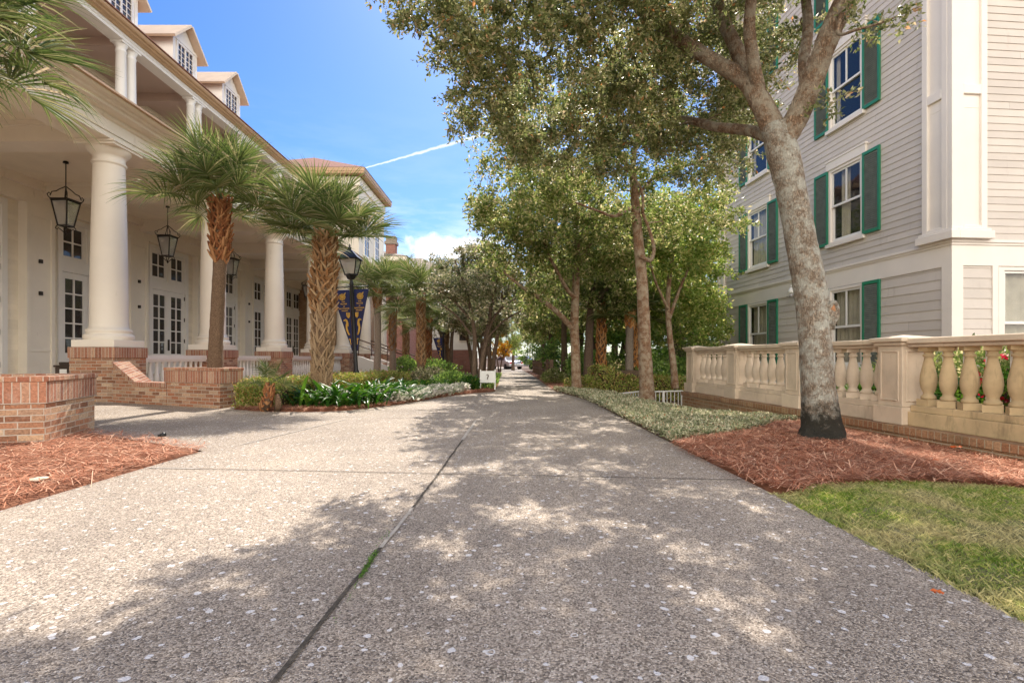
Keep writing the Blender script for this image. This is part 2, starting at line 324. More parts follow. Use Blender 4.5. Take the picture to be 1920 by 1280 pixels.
class MB:
    def __init__(s): s.v = []; s.f = []; s.sm = []
    def add(s, vs, fs, smooth_=False):
        k = len(s.v); s.v += [tuple(x) for x in vs]
        s.f += [tuple(i + k for i in q) for q in fs]; s.sm += [smooth_] * len(fs); return s
    def box(s, x0, x1, y0, y1, z0, z1):
        x0, x1 = min(x0, x1), max(x0, x1); y0, y1 = min(y0, y1), max(y0, y1); z0, z1 = min(z0, z1), max(z0, z1)
        return s.add([(x0, y0, z0), (x1, y0, z0), (x1, y1, z0), (x0, y1, z0), (x0, y0, z1), (x1, y0, z1), (x1, y1, z1), (x0, y1, z1)],
                     [(0, 3, 2, 1), (4, 5, 6, 7), (0, 1, 5, 4), (1, 2, 6, 5), (2, 3, 7, 6), (3, 0, 4, 7)])
    def prism(s, poly, z0, z1):
        n = len(poly); zz0 = z0 if hasattr(z0, '__len__') else [z0] * n; zz1 = z1 if hasattr(z1, '__len__') else [z1] * n
        a = sum(poly[i][0] * poly[(i + 1) % n][1] - poly[(i + 1) % n][0] * poly[i][1] for i in range(n))
        if a < 0: poly = poly[::-1]; zz0 = zz0[::-1]; zz1 = zz1[::-1]
        vs = [(p[0], p[1], zz0[i]) for i, p in enumerate(poly)] + [(p[0], p[1], zz1[i]) for i, p in enumerate(poly)]
        return s.add(vs, [tuple(range(n))[::-1], tuple(range(n, 2 * n))] + [(i, (i + 1) % n, n + (i + 1) % n, n + i) for i in range(n)])
    def lathe(s, prof, cx, cy, seg=24, smooth_=True):
        vs = []; fs = []
        for r, z in prof:
            for k in range(seg):
                a = 2 * math.pi * k / seg; vs.append((cx + r * math.cos(a), cy + r * math.sin(a), z))
        for i in range(len(prof) - 1):
            for k in range(seg):
                k2 = (k + 1) % seg; fs.append((i * seg + k, i * seg + k2, (i + 1) * seg + k2, (i + 1) * seg + k))
        s.add(vs, fs, smooth_)
        n = len(prof)
        s.add([vs[k] for k in range(seg)], [tuple(range(seg))[::-1]]); s.add([vs[(n - 1) * seg + k] for k in range(seg)], [tuple(range(seg))])
        return s
    def tube(s, pts, rad, seg=8, cap=True, jit=0.0, smooth_=True):
        pts = [Vector(p) for p in pts]; n = len(pts)
        if not hasattr(rad, '__len__'): rad = [rad] * n
        vs = []; fs = []; nrm = None
        for i, p in enumerate(pts):
            t = (pts[min(i + 1, n - 1)] - pts[max(i - 1, 0)])
            t = t.normalized() if t.length > 1e-9 else Vector((0, 0, 1))
            if nrm is None:
                nrm = t.orthogonal().normalized()
            nrm = (nrm - t * nrm.dot(t)); nrm = nrm.normalized() if nrm.length > 1e-6 else t.orthogonal().normalized()
            b = t.cross(nrm)
            for k in range(seg):
                a = 2 * math.pi * k / seg; rr = rad[i] * (1 + (random.uniform(-jit, jit) if jit else 0))
                vs.append(p + (nrm * math.cos(a) + b * math.sin(a)) * rr)
        for i in range(n - 1):
            for k in range(seg):
                k2 = (k + 1) % seg; fs.append((i * seg + k, i * seg + k2, (i + 1) * seg + k2, (i + 1) * seg + k))
        if cap: fs += [tuple(range(seg))[::-1], tuple(range((n - 1) * seg, n * seg))]
        return s.add(vs, fs, smooth_)
    def obox(s, c, ax, ay, az):
        """box from centre and three half axes"""
        c, ax, ay, az = Vector(c), Vector(ax), Vector(ay), Vector(az)
        vs = [c + ax * i + ay * j + az * k for k in (-1, 1) for j in (-1, 1) for i in (-1, 1)]
        return s.add(vs, [(0, 2, 3, 1), (4, 5, 7, 6), (0, 1, 5, 4), (1, 3, 7, 5), (3, 2, 6, 7), (2, 0, 4, 6)])
    def bar(s, p, q, w, h):
        """rectangular bar between two points; w across, h upwards"""
        p, q = Vector(p), Vector(q); d = q - p; L = d.length; d.normalize()
        up = Vector((0, 0, 1)) if abs(d.z) < .95 else Vector((1, 0, 0))
        sd = d.cross(up).normalized(); up = sd.cross(d)
        return s.obox((p + q) / 2, d * L / 2, sd * w / 2, up * h / 2)
    def mesh(s, name, mat, off=(0, 0, 0)):
        me = bpy.data.meshes.new(name)
        v = np.array(s.v, dtype=np.float64) - np.array(off)
        me.from_pydata(v.tolist(), [], s.f)
        me.polygons.foreach_set('use_smooth', s.sm)
        # box-projected UVs: along the face horizontally, up the face vertically
        uv = me.uv_layers.new(name='UVMap'); dat = np.zeros(len(me.loops) * 2)
        for p in me.polygons:
            n = p.normal
            if abs(n.z) > .8: t, b = Vector((1, 0, 0)), Vector((0, 1, 0))
            else:
                t = Vector((-n.y, n.x, 0)).normalized(); b = Vector((0, 0, 1))
            for li, vi in zip(p.loop_indices, p.vertices):
                w = Vector(s.v[vi]); dat[2 * li] = w.dot(t); dat[2 * li + 1] = w.dot(b)
        uv.data.foreach_set('uv', dat)
        me.materials.append(mat); me.update()
        return me
    def build(s, name, mat, parent=None, local=False):
        off = (0, 0, 0)
        if parent and not local: off = tuple(root_of(parent).location)
        return link(name, s.mesh(name, M[mat] if isinstance(mat, str) else mat, off), parent)
def bevel(o, w=.01, seg=2):
    m = o.modifiers.new('bevel', 'BEVEL'); m.width = w; m.segments = seg; m.limit_method = 'ANGLE'; m.angle_limit = R(40)
    return o

def raw_mesh(name, v, f, mat, smooth_=False):
    """fast mesh of quads from arrays"""
    me = bpy.data.meshes.new(name); nv, nf = len(v), len(f)
    me.vertices.add(nv); me.vertices.foreach_set('co', np.asarray(v, np.float32).ravel())
    me.loops.add(nf * 4); me.loops.foreach_set('vertex_index', np.asarray(f, np.int32).ravel())
    me.polygons.add(nf); me.polygons.foreach_set('loop_start', np.arange(0, nf * 4, 4, dtype=np.int32))
    if smooth_: me.polygons.foreach_set('use_smooth', np.ones(nf, bool))
    me.materials.append(M[mat] if isinstance(mat, str) else mat); me.update(calc_edges=True); me.validate()
    return me
def unit(a): return a / np.maximum(np.linalg.norm(a, axis=-1, keepdims=True), 1e-9)
def leaves(name, c, ax, L, W, mat, r, fold=.25, up=None):
    """one folded diamond leaf per row"""
    n = len(c); ax = unit(ax)
    q = r.normal(size=(n, 3)) if up is None else up + r.normal(size=(n, 3)) * .5
    s = unit(np.cross(ax, q)); nn = np.cross(s, ax)
    L = np.broadcast_to(L, (n,))[:, None]; W = np.broadcast_to(W, (n,))[:, None]
    mid = c + ax * L * .45 + nn * W * fold
    v = np.stack([c, mid + s * W * .5, c + ax * L - nn * L * .08, mid - s * W * .5], 1).reshape(-1, 3)
    f = np.arange(n * 4).reshape(n, 4)
    return raw_mesh(name, v, f, mat)
def sphere_pts(r, n): return unit(r.normal(size=(n, 3)))
# ================================================================== THE GROUND
def sheet(name, xs, ys, zf, mat):
    X, Y = np.meshgrid(xs, ys); Z = zf(X, Y)
    v = np.stack([X, Y, Z], -1).reshape(-1, 3); nx, ny = len(xs), len(ys)
    i = np.arange(ny * nx).reshape(ny, nx)
    f = np.stack([i[:-1, :-1], i[:-1, 1:], i[1:, 1:], i[1:, :-1]], -1).reshape(-1, 4)
    return link(name, raw_mesh(name, v, f, mat, True))
xs = np.unique(np.concatenate([np.linspace(-500, -30, 12), np.linspace(-30, 12, 85), np.linspace(12, 500, 12)]))
ys = np.unique(np.concatenate([np.linspace(-200, -6, 8), np.linspace(-6, 60, 111), np.linspace(60, 900, 14)]))
tag(sheet('ground', xs, ys, lambda x, y: gz(x, y) - 0.03, 'soil'), kind='structure')

def rows_sheet(name, rows, mat, z=0.0, sub=.35, tz=True):
    """sheet from rows of (y, x left, x right)"""
    vs = []; fs = []; ny = []
    for (a, b) in zip(rows[:-1], rows[1:]):
        n = max(1, int((b[0] - a[0]) / sub))
        for k in range(n): t = k / n; ny.append(tuple(p + (q - p) * t for p, q in zip(a, b)))
    ny.append(rows[-1]); m = 14
    for (y, x0, x1) in ny:
        for k in range(m + 1):
            x = x0 + (x1 - x0) * k / m
            vs.append((x, y, (float(gz(np.array(min(x, 1.7) if name == 'path' else x), np.array(y))) if tz else 0) + z))
    for j in range(len(ny) - 1):
        for k in range(m): a = j * (m + 1) + k; fs.append((a, a + 1, a + m + 2, a + m + 1))
    o = link(name, raw_mesh(name, vs, fs, mat, True)); return tag(o, kind='structure')
path_rows = [(-4, -2.82, 1.66), (1, -2.80, 1.64), (3.3, -2.80, 1.60), (4.6, -2.78, 1.57), (5.7, -4.7, 1.55), (5.75, -13, 1.55), (9.6, -13, 1.50),
             (9.65, -7.6, 1.50), (10.2, -5, 1.46), (11, -2.4, 1.36), (12.5, -.42, 1.10), (16, -.42, 1.03), (23, -.55, 1.0), (37, -.78, .95), (58, -1.15, 1.0)]
rows_sheet('path', path_rows, 'concrete', .012)
rows_sheet('crossing_road', [(58, -40, 40), (66, -40, 40)], 'concrete', .004, 2)
# slab joints, thin fillers a few millimetres proud of the slab
def strip(name, pts, w, mat, z=.017):
    mb = MB()
    for (a, b) in zip(pts[:-1], pts[1:]):
        a, b = Vector(a), Vector(b); d = (b - a).normalized(); s = Vector((-d.y, d.x)) * w / 2
        mb.add([(a.x - s.x, a.y - s.y, z), (b.x - s.x, b.y - s.y, z), (b.x + s.x, b.y + s.y, z), (a.x + s.x, a.y + s.y, z)], [(3, 2, 1, 0)])
    return tag(mb.build(name, mat), kind='structure')
def wob(a, b, n, amp):
    a, b = Vector(a), Vector(b); d = (b - a); s = Vector((-d.y, d.x)).normalized()
    return [a + d * k / n + s * random.uniform(-amp, amp) for k in range(n + 1)]
strip('path_joint', wob((-.615, 1.2), (-.575, 2.25), 8, .004), .016, 'joint')
strip('path_joint', wob((-.575, 2.25), (-.553, 2.85), 5, .003), .018, 'joint_pale')
strip('path_joint', wob((-.553, 2.85), (-.532, 3.55), 10, .003), .014, 'joint')
strip('path_joint', wob((-.532, 3.55), (-.50, 5.2), 10, .003), .016, 'joint')
strip('path_joint', wob((-.50, 5.2), (-.48, 6.8), 10, .003), .03, 'joint_pale')
strip('path_joint', wob((-2.35, 3.85), (1.57, 3.50), 20, .003), .010, 'joint')
strip('path_joint', wob((-2.75, 3.88), (-2.35, 3.85), 4, .003), .022, 'joint_pale')
strip('path_joint', wob((-2.6, 4.9), (-2.25, 6.9), 10, .003), .02, 'joint_pale')
strip('path_joint', wob((-2.6, 7.2), (1.5, 6.95), 16, .003), .02, 'joint_pale')
strip('path_joint', wob((-2.35, 1.3), (-2.34, 1.3), 1, 0), .012, 'joint')

# beds
def poly_sheet(name, poly, mat, z, n=46, hump=.05):
    poly = [Vector(p) for p in poly]
    x0, x1 = min(p.x for p in poly), max(p.x for p in poly); y0, y1 = min(p.y for p in poly), max(p.y for p in poly)
    def edge_d(x, y):
        d = 1e9
        for a, b in zip(poly, poly[1:] + poly[:1]):
            ab = b - a; t = max(0, min(1, ((x - a.x) * ab.x + (y - a.y) * ab.y) / max(ab.length_squared, 1e-9)))
            d = min(d, math.hypot(x - a.x - ab.x * t, y - a.y - ab.y * t))
        return d
    import bmesh
    bm = bmesh.new(); f = bm.faces.new([bm.verts.new((p.x, p.y, 0)) for p in poly])
    st = .11
    for axis, lo, hi in ((0, x0, x1), (1, y0, y1)):
        c = lo + st
        while c < hi:
            no = (1, 0, 0) if axis == 0 else (0, 1, 0); co = (c, 0, 0) if axis == 0 else (0, c, 0)
            bmesh.ops.bisect_plane(bm, geom=bm.verts[:] + bm.edges[:] + bm.faces[:], plane_co=co, plane_no=no, dist=1e-5); c += st
    for v in bm.verts:
        d = edge_d(v.co.x, v.co.y)
        v.co.z = z + float(gz(np.array(v.co.x), np.array(v.co.y))) + hump * (1 - math.exp(-d * 5)) + (random.uniform(-.012, .012) if d > .02 else -.014)
    bmesh.ops.recalc_face_normals(bm, faces=bm.faces)
    for f in bm.faces:
        f.smooth = True
        if f.normal.z < 0: f.normal_flip()
    me = bpy.data.meshes.new(name); bm.to_mesh(me); bm.free(); me.materials.append(M[mat])
    return tag(link(name, me), kind='structure')
def in_poly(poly, x, y):
    c = np.zeros(len(x), bool); n = len(poly)
    for i in range(n):
        (xa, ya), (xb, yb) = poly[i], poly[(i + 1) % n]
        c ^= ((ya > y) != (yb > y)) & (x < (xb - xa) * (y - ya) / (yb - ya + 1e-12) + xa)
    return c
def scatter(poly, n, r):
    p = np.array(poly); lo, hi = p.min(0), p.max(0); out = []
    while sum(len(o) for o in out) < n:
        q = r.uniform(lo, hi, size=(n, 2)); out.append(q[in_poly(poly, q[:, 0], q[:, 1])])
    return np.concatenate(out)[:n]
MULCH_R = [(1.56, 4.9), (1.53, 4.5), (1.57, 4.0), (1.63, 3.2), (1.72, 3.12), (1.98, 3.33), (2.65, 3.43), (3.3, 3.28), (4.37, 3.25), (4.31, 4.6), (4.21, 5.75), (4.1, 7.2), (3.4, 6.6), (3.0, 6.0), (2.5, 5.55), (1.9, 5.2)]
MULCH_L = [(-2.76, 4.66), (-2.79, 3.6), (-2.81, 2.4), (-2.8, .5), (-6, .5), (-7, 3), (-6.9, 6.2), (-4.75, 5.75), (-3.7, 5.2)]
TURF = [(1.62, -3), (1.62, 3.15), (1.72, 3.12), (1.98, 3.33), (2.65, 3.43), (3.3, 3.28), (4.37, 3.25), (4.6, -3)]
BED_L = [(-4.5, 8.22), (-4.0, 7.98), (-3.2, 7.86), (-2.65, 8.0), (-2.03, 9.07), (-1.3, 11.3), (-.55, 12.5), (-.42, 13.2), (-.42, 17), (-3.0, 20), (-7.2, 22), (-7.3, 10.6), (-5.0, 9.2)]
BED_FAR_R = [(1.02, 13), (1.2, 12), (1.42, 10.6), (1.6, 10.4), (3.0, 12.5), (3.0, 40), (1.0, 40)]
COVER = [(1.55, 4.95), (1.9, 5.2), (2.5, 5.55), (3.0, 6.0), (3.4, 6.6), (4.1, 7.2), (3.78, 10.9), (2.3, 10.9), (1.5, 12.2), (1.05, 13.2), (1.12, 12.4), (1.36, 11), (1.47, 10), (1.5, 8)]
poly_sheet('mulch_bed', MULCH_R, 'straw', .0, hump=.05)
poly_sheet('mulch_bed', MULCH_L, 'straw', .0, hump=.05)
poly_sheet('mulch_bed', BED_L, 'straw', .014, hump=.05)
poly_sheet('mulch_bed', BED_FAR_R, 'straw', .0, hump=.04)
poly_sheet('lawn_soil', TURF, 'turf', .0, hump=.01)
poly_sheet('groundcover_bed', COVER, 'soil', .0, hump=.04)

def needles(name, poly, n, seed, zb=.03, L=.13):
    r = np.random.default_rng(seed); p = scatter(poly, n, r) + r.normal(0, .03, (n, 2))
    a = r.uniform(0, 2 * np.pi, n); ln = r.uniform(.5, 1.1, n) * L; tilt = r.normal(0, .16, n)
    d = np.stack([np.cos(a), np.sin(a), tilt], 1) * ln[:, None] * .5
    z = gz(p[:, 0], p[:, 1]) + zb + np.abs(r.normal(0, .012, n)) + .012
    c = np.column_stack([p, z]); s = np.stack([-np.sin(a), np.cos(a), np.zeros(n)], 1) * .0025
    up = np.array([0, 0, .006])
    v = np.stack([c - d - s, c - d + s, c + d + s, c + d - s], 1); v[:, 2:] += up * r.uniform(-1, 1.5, n)[:, None, None]
    me = raw_mesh(name, v.reshape(-1, 3), np.arange(n * 4).reshape(n, 4), 'needle')
    return tag(link(name, me), kind='stuff')
tag(needles('pine_straw', MULCH_R, 34000, 1, .035), 'rusty pine straw mulch round the leaning oak', 'mulch')
tag(needles('pine_straw', MULCH_L, 26000, 2, .035), 'red brown pine straw mulch before the left brick planter', 'mulch')
tag(needles('pine_straw', [(-4.5, 8.22), (-4.0, 7.98), (-3.2, 7.84), (-2.65, 7.98), (-2.0, 9.0), (-1.3, 11.2), (-.5, 12.5), (-.9, 13), (-2.4, 9.8), (-4.4, 8.7)], 9000, 3, .04), 'pine straw edging the bed of strap leaves', 'mulch')
tag(needles('pine_straw', [(1.02, 13.2), (1.5, 12.2), (2.3, 11.2), (2.2, 14), (1.6, 20), (1.05, 24)], 7000, 4, .03, .2), 'orange pine straw under the path side trees', 'mulch')

def blades(name, poly, n, seed, h, mat, w=.0035, lean=.5):
    r = np.random.default_rng(seed); p = scatter(poly, n, r)
    z = gz(p[:, 0], p[:, 1]) + 0.0
    c = np.column_stack([p, z]); a = r.uniform(0, 2 * np.pi, n); hh = r.uniform(.45, 1.15, n) * h
    s = np.stack([np.cos(a), np.sin(a), np.zeros(n)], 1) * w / 2
    ln = np.stack([r.normal(0, lean, n), r.normal(0, lean, n), np.ones(n)], 1) * hh[:, None]
    mid = c + ln * .55; tip = c + ln * np.array([1.35, 1.35, .9])
    v = np.stack([c - s, c + s, tip + s * .15, mid - s], 1).reshape(-1, 3)
    return tag(link(name, raw_mesh(name, v, np.arange(n * 4).reshape(n, 4), mat)), kind='stuff')
tag(blades('lawn_grass', [(1.615, .9), (1.60, 3.16), (1.72, 3.14), (1.98, 3.38), (2.65, 3.47), (3.3, 3.32), (4.0, 3.3), (4.0, .9)], 90000, 11, .034, 'grass'), 'short patchy lawn in the right foreground', 'grass')

M['dormer_trim'] = plain('pale_tan_dormer_paint', (.62, .50, .37), .6, .1, 2)
# ================================================================== THE HOTEL WITH THE PORTICO
CX, COLY, BAY = -8.0, 10.17, 3.53
hotel = thing('hotel_building', 'long cream hotel with white columned portico on brick pedestals and three roof dormers', 'building', (-8, 10, 0))
def siding(mb, axis, plane, out, a0, a1, z0, z1, e, t=.012, holes=()):
    """lapped boards on a vertical plane; axis 'y': plane x = const, 'x': plane y = const"""
    z = z0
    while z < z1 - 1e-4:
        zt = min(z + e, z1); segs = [(a0, a1)]
        for (h0, h1, hz0, hz1) in holes:
            if zt > hz0 + .001 and z < hz1 - .001:
                ns = []
                for (s0, s1) in segs:
                    if h1 <= s0 or h0 >= s1: ns.append((s0, s1)); continue
                    if h0 > s0: ns.append((s0, h0))
                    if h1 < s1: ns.append((h1, s1))
                segs = ns
        cut = []
        for (s0, s1) in segs:
            c = s0 + random.uniform(.4, 3.6)
            while c < s1 - .3: cut.append((s0, c - .0012)); s0 = c + .0012; c += 3.6
            cut.append((s0, s1))
        for (s0, s1) in cut:
            def pt(a, d, zz): return (plane + out * d, a, zz) if axis == 'y' else (a, plane + out * d, zz)
            vs = [pt(s0, t, z), pt(s1, t, z), pt(s1, t * .15, zt), pt(s0, t * .15, zt), pt(s0, 0, z), pt(s1, 0, z)]
            fl = (axis == 'y') == (out > 0)
            fs = [(0, 1, 2, 3), (4, 5, 1, 0)]
            mb.add(vs, fs if fl else [f[::-1] for f in fs])
        z = zt
WX = -12.5   # wall plane
doors_y = [15.1 + BAY * k for k in range(-3, 5)]
piers_y = [13.35 + BAY * k for k in range(-3, 5)]
cuts = [1.5] + [y for y in doors_y] + [30.0]
for a_, b_ in zip(cuts[:-1], cuts[1:]):
    if b_ - a_ < .1: continue
    mb = MB(); siding(mb, 'y', WX, 1, a_ + (1.0 if a_ > 2 else 0), b_ - (1.0 if b_ < 29.9 else 0), .3, 4.8, .125, .014); mb.build('wall', 'hotel_siding', hotel)
    if a_ > 2: MB().box(WX - .02, WX + .02, a_ - 1.0, a_ + 1.0, 4.7, 4.8).build('wall', 'hotel_siding', hotel)
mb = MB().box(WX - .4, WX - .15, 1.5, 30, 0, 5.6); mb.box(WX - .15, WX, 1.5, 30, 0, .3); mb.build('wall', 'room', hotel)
mb = MB().box(-12.6, -8.45, -2, 11.2, -.2, .03).box(-12.5, -8.45, 11.2, 29.9, -.2, .28); mb.build('porch_floor', 'stone', hotel)
mb = MB(); mb.box(WX, WX + .17, 1.5, 30, 4.8, 5.2); mb.box(WX + .17, WX + .26, 1.5, 30, 5.2, 5.419); mb.box(WX, WX + .17, 1.5, 30, 5.2, 5.419); mb.build('frieze_board', 'trim', hotel)
mb = MB().box(-12.5, -8.3, -2, 33, 5.42, 5.5); mb.build('porch_ceiling', 'hotel_ceiling', hotel)
for k in range(-2, 7):
    y = COLY + BAY * k
    mb = MB().box(-12.4, -8.3, y - .25, y + .25, 5.03, 5.42).box(-12.4, -8.3, y - .32, y + .32, 5.33, 5.418); mb.build('ceiling_beam', 'trim', hotel)
# piers between the bays
for i, y in enumerate(piers_y):
    mb = MB().box(WX - .05, WX + .2, y - .4, y + .4, .3, 4.8)
    for s in (-1, 1): mb.box(WX + .2, WX + .235, y + s * .4 - (.0 if s < 0 else .1), y + s * .4 + (.1 if s < 0 else .0), .3, 4.8)
    mb.box(WX + .2, WX + .23, y - .3, y + .3, 4.5, 4.8).box(WX + .2, WX + .23, y - .3, y + .3, .3, .45).box(WX + .2, WX + .225, y - .3, y + .3, 1.0, 1.05)
    p = mb.build('pier', 'trim', hotel)
    for z in (3.35, 2.52): MB().box(WX + .2, WX + .25, y - .05, y + .03, z - .05, z + .05).build('junction_box', 'hinge', p)
# french doors with transoms
def grid_bars(mb, x, y0, y1, z0, z1, nc, nr, w=.035, d=.03):
    for i in range(1, nc): yy = y0 + (y1 - y0) * i / nc; mb.box(x - d, x + d, yy - w / 2, yy + w / 2, z0, z1)
    for i in range(1, nr): zz = z0 + (z1 - z0) * i / nr; mb.box(x - d + .003, x + d - .003, y0, y1, zz - w / 2, zz + w / 2)
def ring(mb, x0, x1, y0, y1, z0, z1, w, wb=None, wt=None):
    wb = w if wb is None else wb; wt = w if wt is None else wt
    mb.box(x0, x1, y0, y0 + w, z0, z1).box(x0, x1, y1 - w, y1, z0, z1).box(x0, x1, y0 + w, y1 - w, z0, z0 + wb).box(x0, x1, y0 + w, y1 - w, z1 - wt, z1)
for y in doors_y:
    c = MB(); ring(c, WX - .1, WX + .06, y - 1.06, y + 1.06, .28, 4.76, .13, .02, .14)
    c.box(WX - .1, WX + .03, y - .93, y + .93, 3.25, 3.58); c.box(WX - .1, WX + .03, y - .06, y + .06, 3.58, 4.62)
    c.build('door_casing', 'white', hotel)
    for s in (-1, 1):
        y0, y1 = (y - .92, y - .006) if s < 0 else (y + .006, y + .92)
        d = MB(); ring(d, WX - .06, WX - .01, y0, y1, .3, 3.24, .15, .68, .17)
        grid_bars(d, WX - .035, y0 + .15, y1 - .15, .98, 3.07, 2, 5, .04, .022)
        leaf = d.build('door', 'white', hotel)
        MB().box(WX - .052, WX - .046, y0 + .14, y1 - .14, .96, 3.09).build('pane', 'doorglass', leaf)
        for z in (.6, 1.4, 2.2, 3.0): MB().box(WX - .01, WX + .012, (y0 if s < 0 else y1 - .03), (y0 + .03 if s < 0 else y1), z, z + .14).build('hinge', 'hinge', leaf)
        h = MB().box(WX - .01, WX + .03, y - .03 if s < 0 else y + .01, y - .01 if s < 0 else y + .03, 1.1, 1.5)
        h.build('handle', 'hinge', leaf)
        t = MB(); a0, a1 = (y - .93, y - .06) if s < 0 else (y + .06, y + .93)
        ring(t, WX - .07, WX - .02, a0, a1, 3.58, 4.62, .12)
        grid_bars(t, WX - .045, a0 + .12, a1 - .12, 3.7, 4.5, 2, 2, .04, .02)
        tr = t.build('transom_window', 'white', hotel)
        MB().box(WX - .056, WX - .05, a0 + .1, a1 - .1, 3.68, 4.52).build('pane', 'doorglass', tr)
# columns
for k in range(0, 7):
    y = COLY + BAY * k
    mb = MB(); h = .43
    mb.box(CX - h, CX + h, y - h, y + h, -.1, .84); ped = MB().box(CX - h - .018, CX + h + .018, y - h - .018, y + h + .018, .84, 1.05)
    prof = [(.40, 1.19), (.41, 1.22), (.415, 1.26), (.40, 1.30), (.365, 1.31), (.36, 1.335), (.375, 1.345), (.38, 1.37), (.37, 1.40), (.335, 1.41), (.318, 1.45)]
    for i in range(13):
        t = i / 12; prof.append((.312 - .052 * t ** 1.7, 1.5 + 3.12 * t))
    prof += [(.262, 4.64), (.285, 4.65), (.29, 4.67), (.285, 4.69), (.264, 4.70), (.264, 4.80), (.29, 4.82), (.335, 4.87), (.365, 4.92), (.37, 4.94)]
    col = MB().lathe(prof, CX, y, 40).build('column', 'trim', hotel)
    bevel(mb.build('pedestal', 'brick_l', col), .006, 1); bevel(ped.build('pedestal_cap', 'brick_ls', col), .006, 1)
    bevel(MB().box(CX - .41, CX + .41, y - .41, y + .41, 1.051, 1.19).build('plinth', 'trim', col), .008)
    bevel(MB().box(CX - .39, CX + .39, y - .39, y + .39, 4.94, 5.03).box(CX - .42, CX + .42, y - .42, y + .42, 4.985, 5.028).build('abacus', 'trim', col), .006)
# porch railings between the pedestals
bal_prof = [(.030, 0), (.034, .03), (.028, .06), (.045, .14), (.052, .22), (.044, .32), (.027, .44), (.024, .52), (.030, .56), (.034, .6)]
for k in range(0, 6):
    ya = COLY + BAY * k + .44; yb = ya + BAY - .88
    r0 = MB().box(CX - .1, CX + .1, ya, yb, .80, .90).box(CX - .08, CX + .08, ya, yb, .75, .80).box(CX - .1, CX + .1, ya, yb, -.05, .15)
    rail = r0.build('porch_railing', 'white', hotel)
    bm0 = MB().lathe([(r * 1.15, z) for r, z in bal_prof], 0, 0, 10).mesh('baluster', M['white'])
    n = 13
    for i in range(n):
        b = link('baluster', bm0, rail); b.location = (CX + 8, ya + (yb - ya) * (i + .5) / n - 10, .15)
# entablature and cornice
def extrude_y(mb, prof, y0, y1):
    n = len(prof); a = sum(prof[i][0] * prof[(i + 1) % n][1] - prof[(i + 1) % n][0] * prof[i][1] for i in range(n))
    if a < 0: prof = prof[::-1]
    vs = [(p[0], y0, p[1]) for p in prof] + [(p[0], y1, p[1]) for p in prof]
    mb.add(vs, [tuple(range(n)), tuple(range(n, 2 * n))[::-1]] + [(i, n + i, n + (i + 1) % n, (i + 1) % n) for i in range(n)]); return mb
ent = [(-8.36, 5.03), (-7.66, 5.03), (-7.66, 5.13), (-7.63, 5.13), (-7.63, 5.34), (-7.58, 5.36), (-7.56, 5.41), (-7.50, 5.425), (-7.36, 5.43), (-7.34, 5.47),
       (-7.27, 5.475), (-7.24, 5.505), (-7.16, 5.51), (-7.11, 5.535), (-7.10, 5.58), (-8.36, 5.60)]
extrude_y(MB(), ent, -2, 33).build('entablature', 'trim', hotel)
MB().box(-7.12, -7.04, -2, 33, 5.55, 5.585).build('gutter', 'eave', hotel)
extrude_y(MB(), [(-7.12, 5.6), (-12.6, 5.95), (-12.6, 5.6)], -2, 33).build('porch_roof', 'grey_shingle', hotel)
# upper gallery
mb = MB(); siding(mb, 'y', -15.0, 1, -2, 30, 5.9, 10.7, .14, .014); mb.build('gallery_wall', 'gallery', hotel)
MB().box(-15.3, -15.02, -2, 30, 5.5, 11.2).build('wall', 'gallery', hotel)
MB().box(-15, -12.0, -2, 30, 11.06, 11.12).build('gallery_ceiling', 'gallery', hotel)
MB().box(-15, -14.9, -2, 30, 10.55, 11.05).box(-14.9, -14.82, -2, 30, 10.95, 11.05).build('frieze_board', 'trim', hotel)
for k in range(-4, 5): 
    y = 16.47 + BAY * k
    MB().box(-15, -12.62, y - .2, y + .2, 10.75, 11.058).build('ceiling_beam', 'gallery', hotel)
    for dy in (-.21, .21):
        g = MB().lathe([(.21, 5.8), (.21, 6.0), (.17, 6.02), (.165, 6.3), (.16, 8.5), (.14, 10.5), (.155, 10.52), (.155, 10.56), (.14, 10.58), (.14, 10.66), (.18, 10.72), (.19, 10.76)], -12.42, y + dy, 18)
        g.box(-12.62, -12.22, y + dy - .2, y + dy + .2, 10.76, 10.83); g.build('gallery_column', 'white', hotel)
extrude_y(MB(), [(-12.64, 10.83), (-12.2, 10.83), (-12.2, 10.93), (-12.18, 10.93), (-12.18, 11.02), (-12.64, 11.02)], -2, 30).build('gallery_beam', 'white', hotel)
extrude_y(MB(), [(-12.64, 11.022), (-12.1, 11.022), (-12.08, 11.05), (-11.99, 11.06), (-11.97, 11.1), (-11.9, 11.11), (-11.86, 11.15), (-11.85, 11.22), (-12.64, 11.3)], -2, 30).build('eave_cornice', 'eave', hotel)
rl = lambda x: 11.22 + (-11.85 - x) * .715
extrude_y(MB(), [(-11.8, 11.25), (-11.8, 11.22), (-12.7, 11.27), (-20, rl(-20) - .1), (-20, rl(-20)), (-11.85, rl(-11.85) + .03)], -2, 30.2).build('roof', 'shingle', hotel)
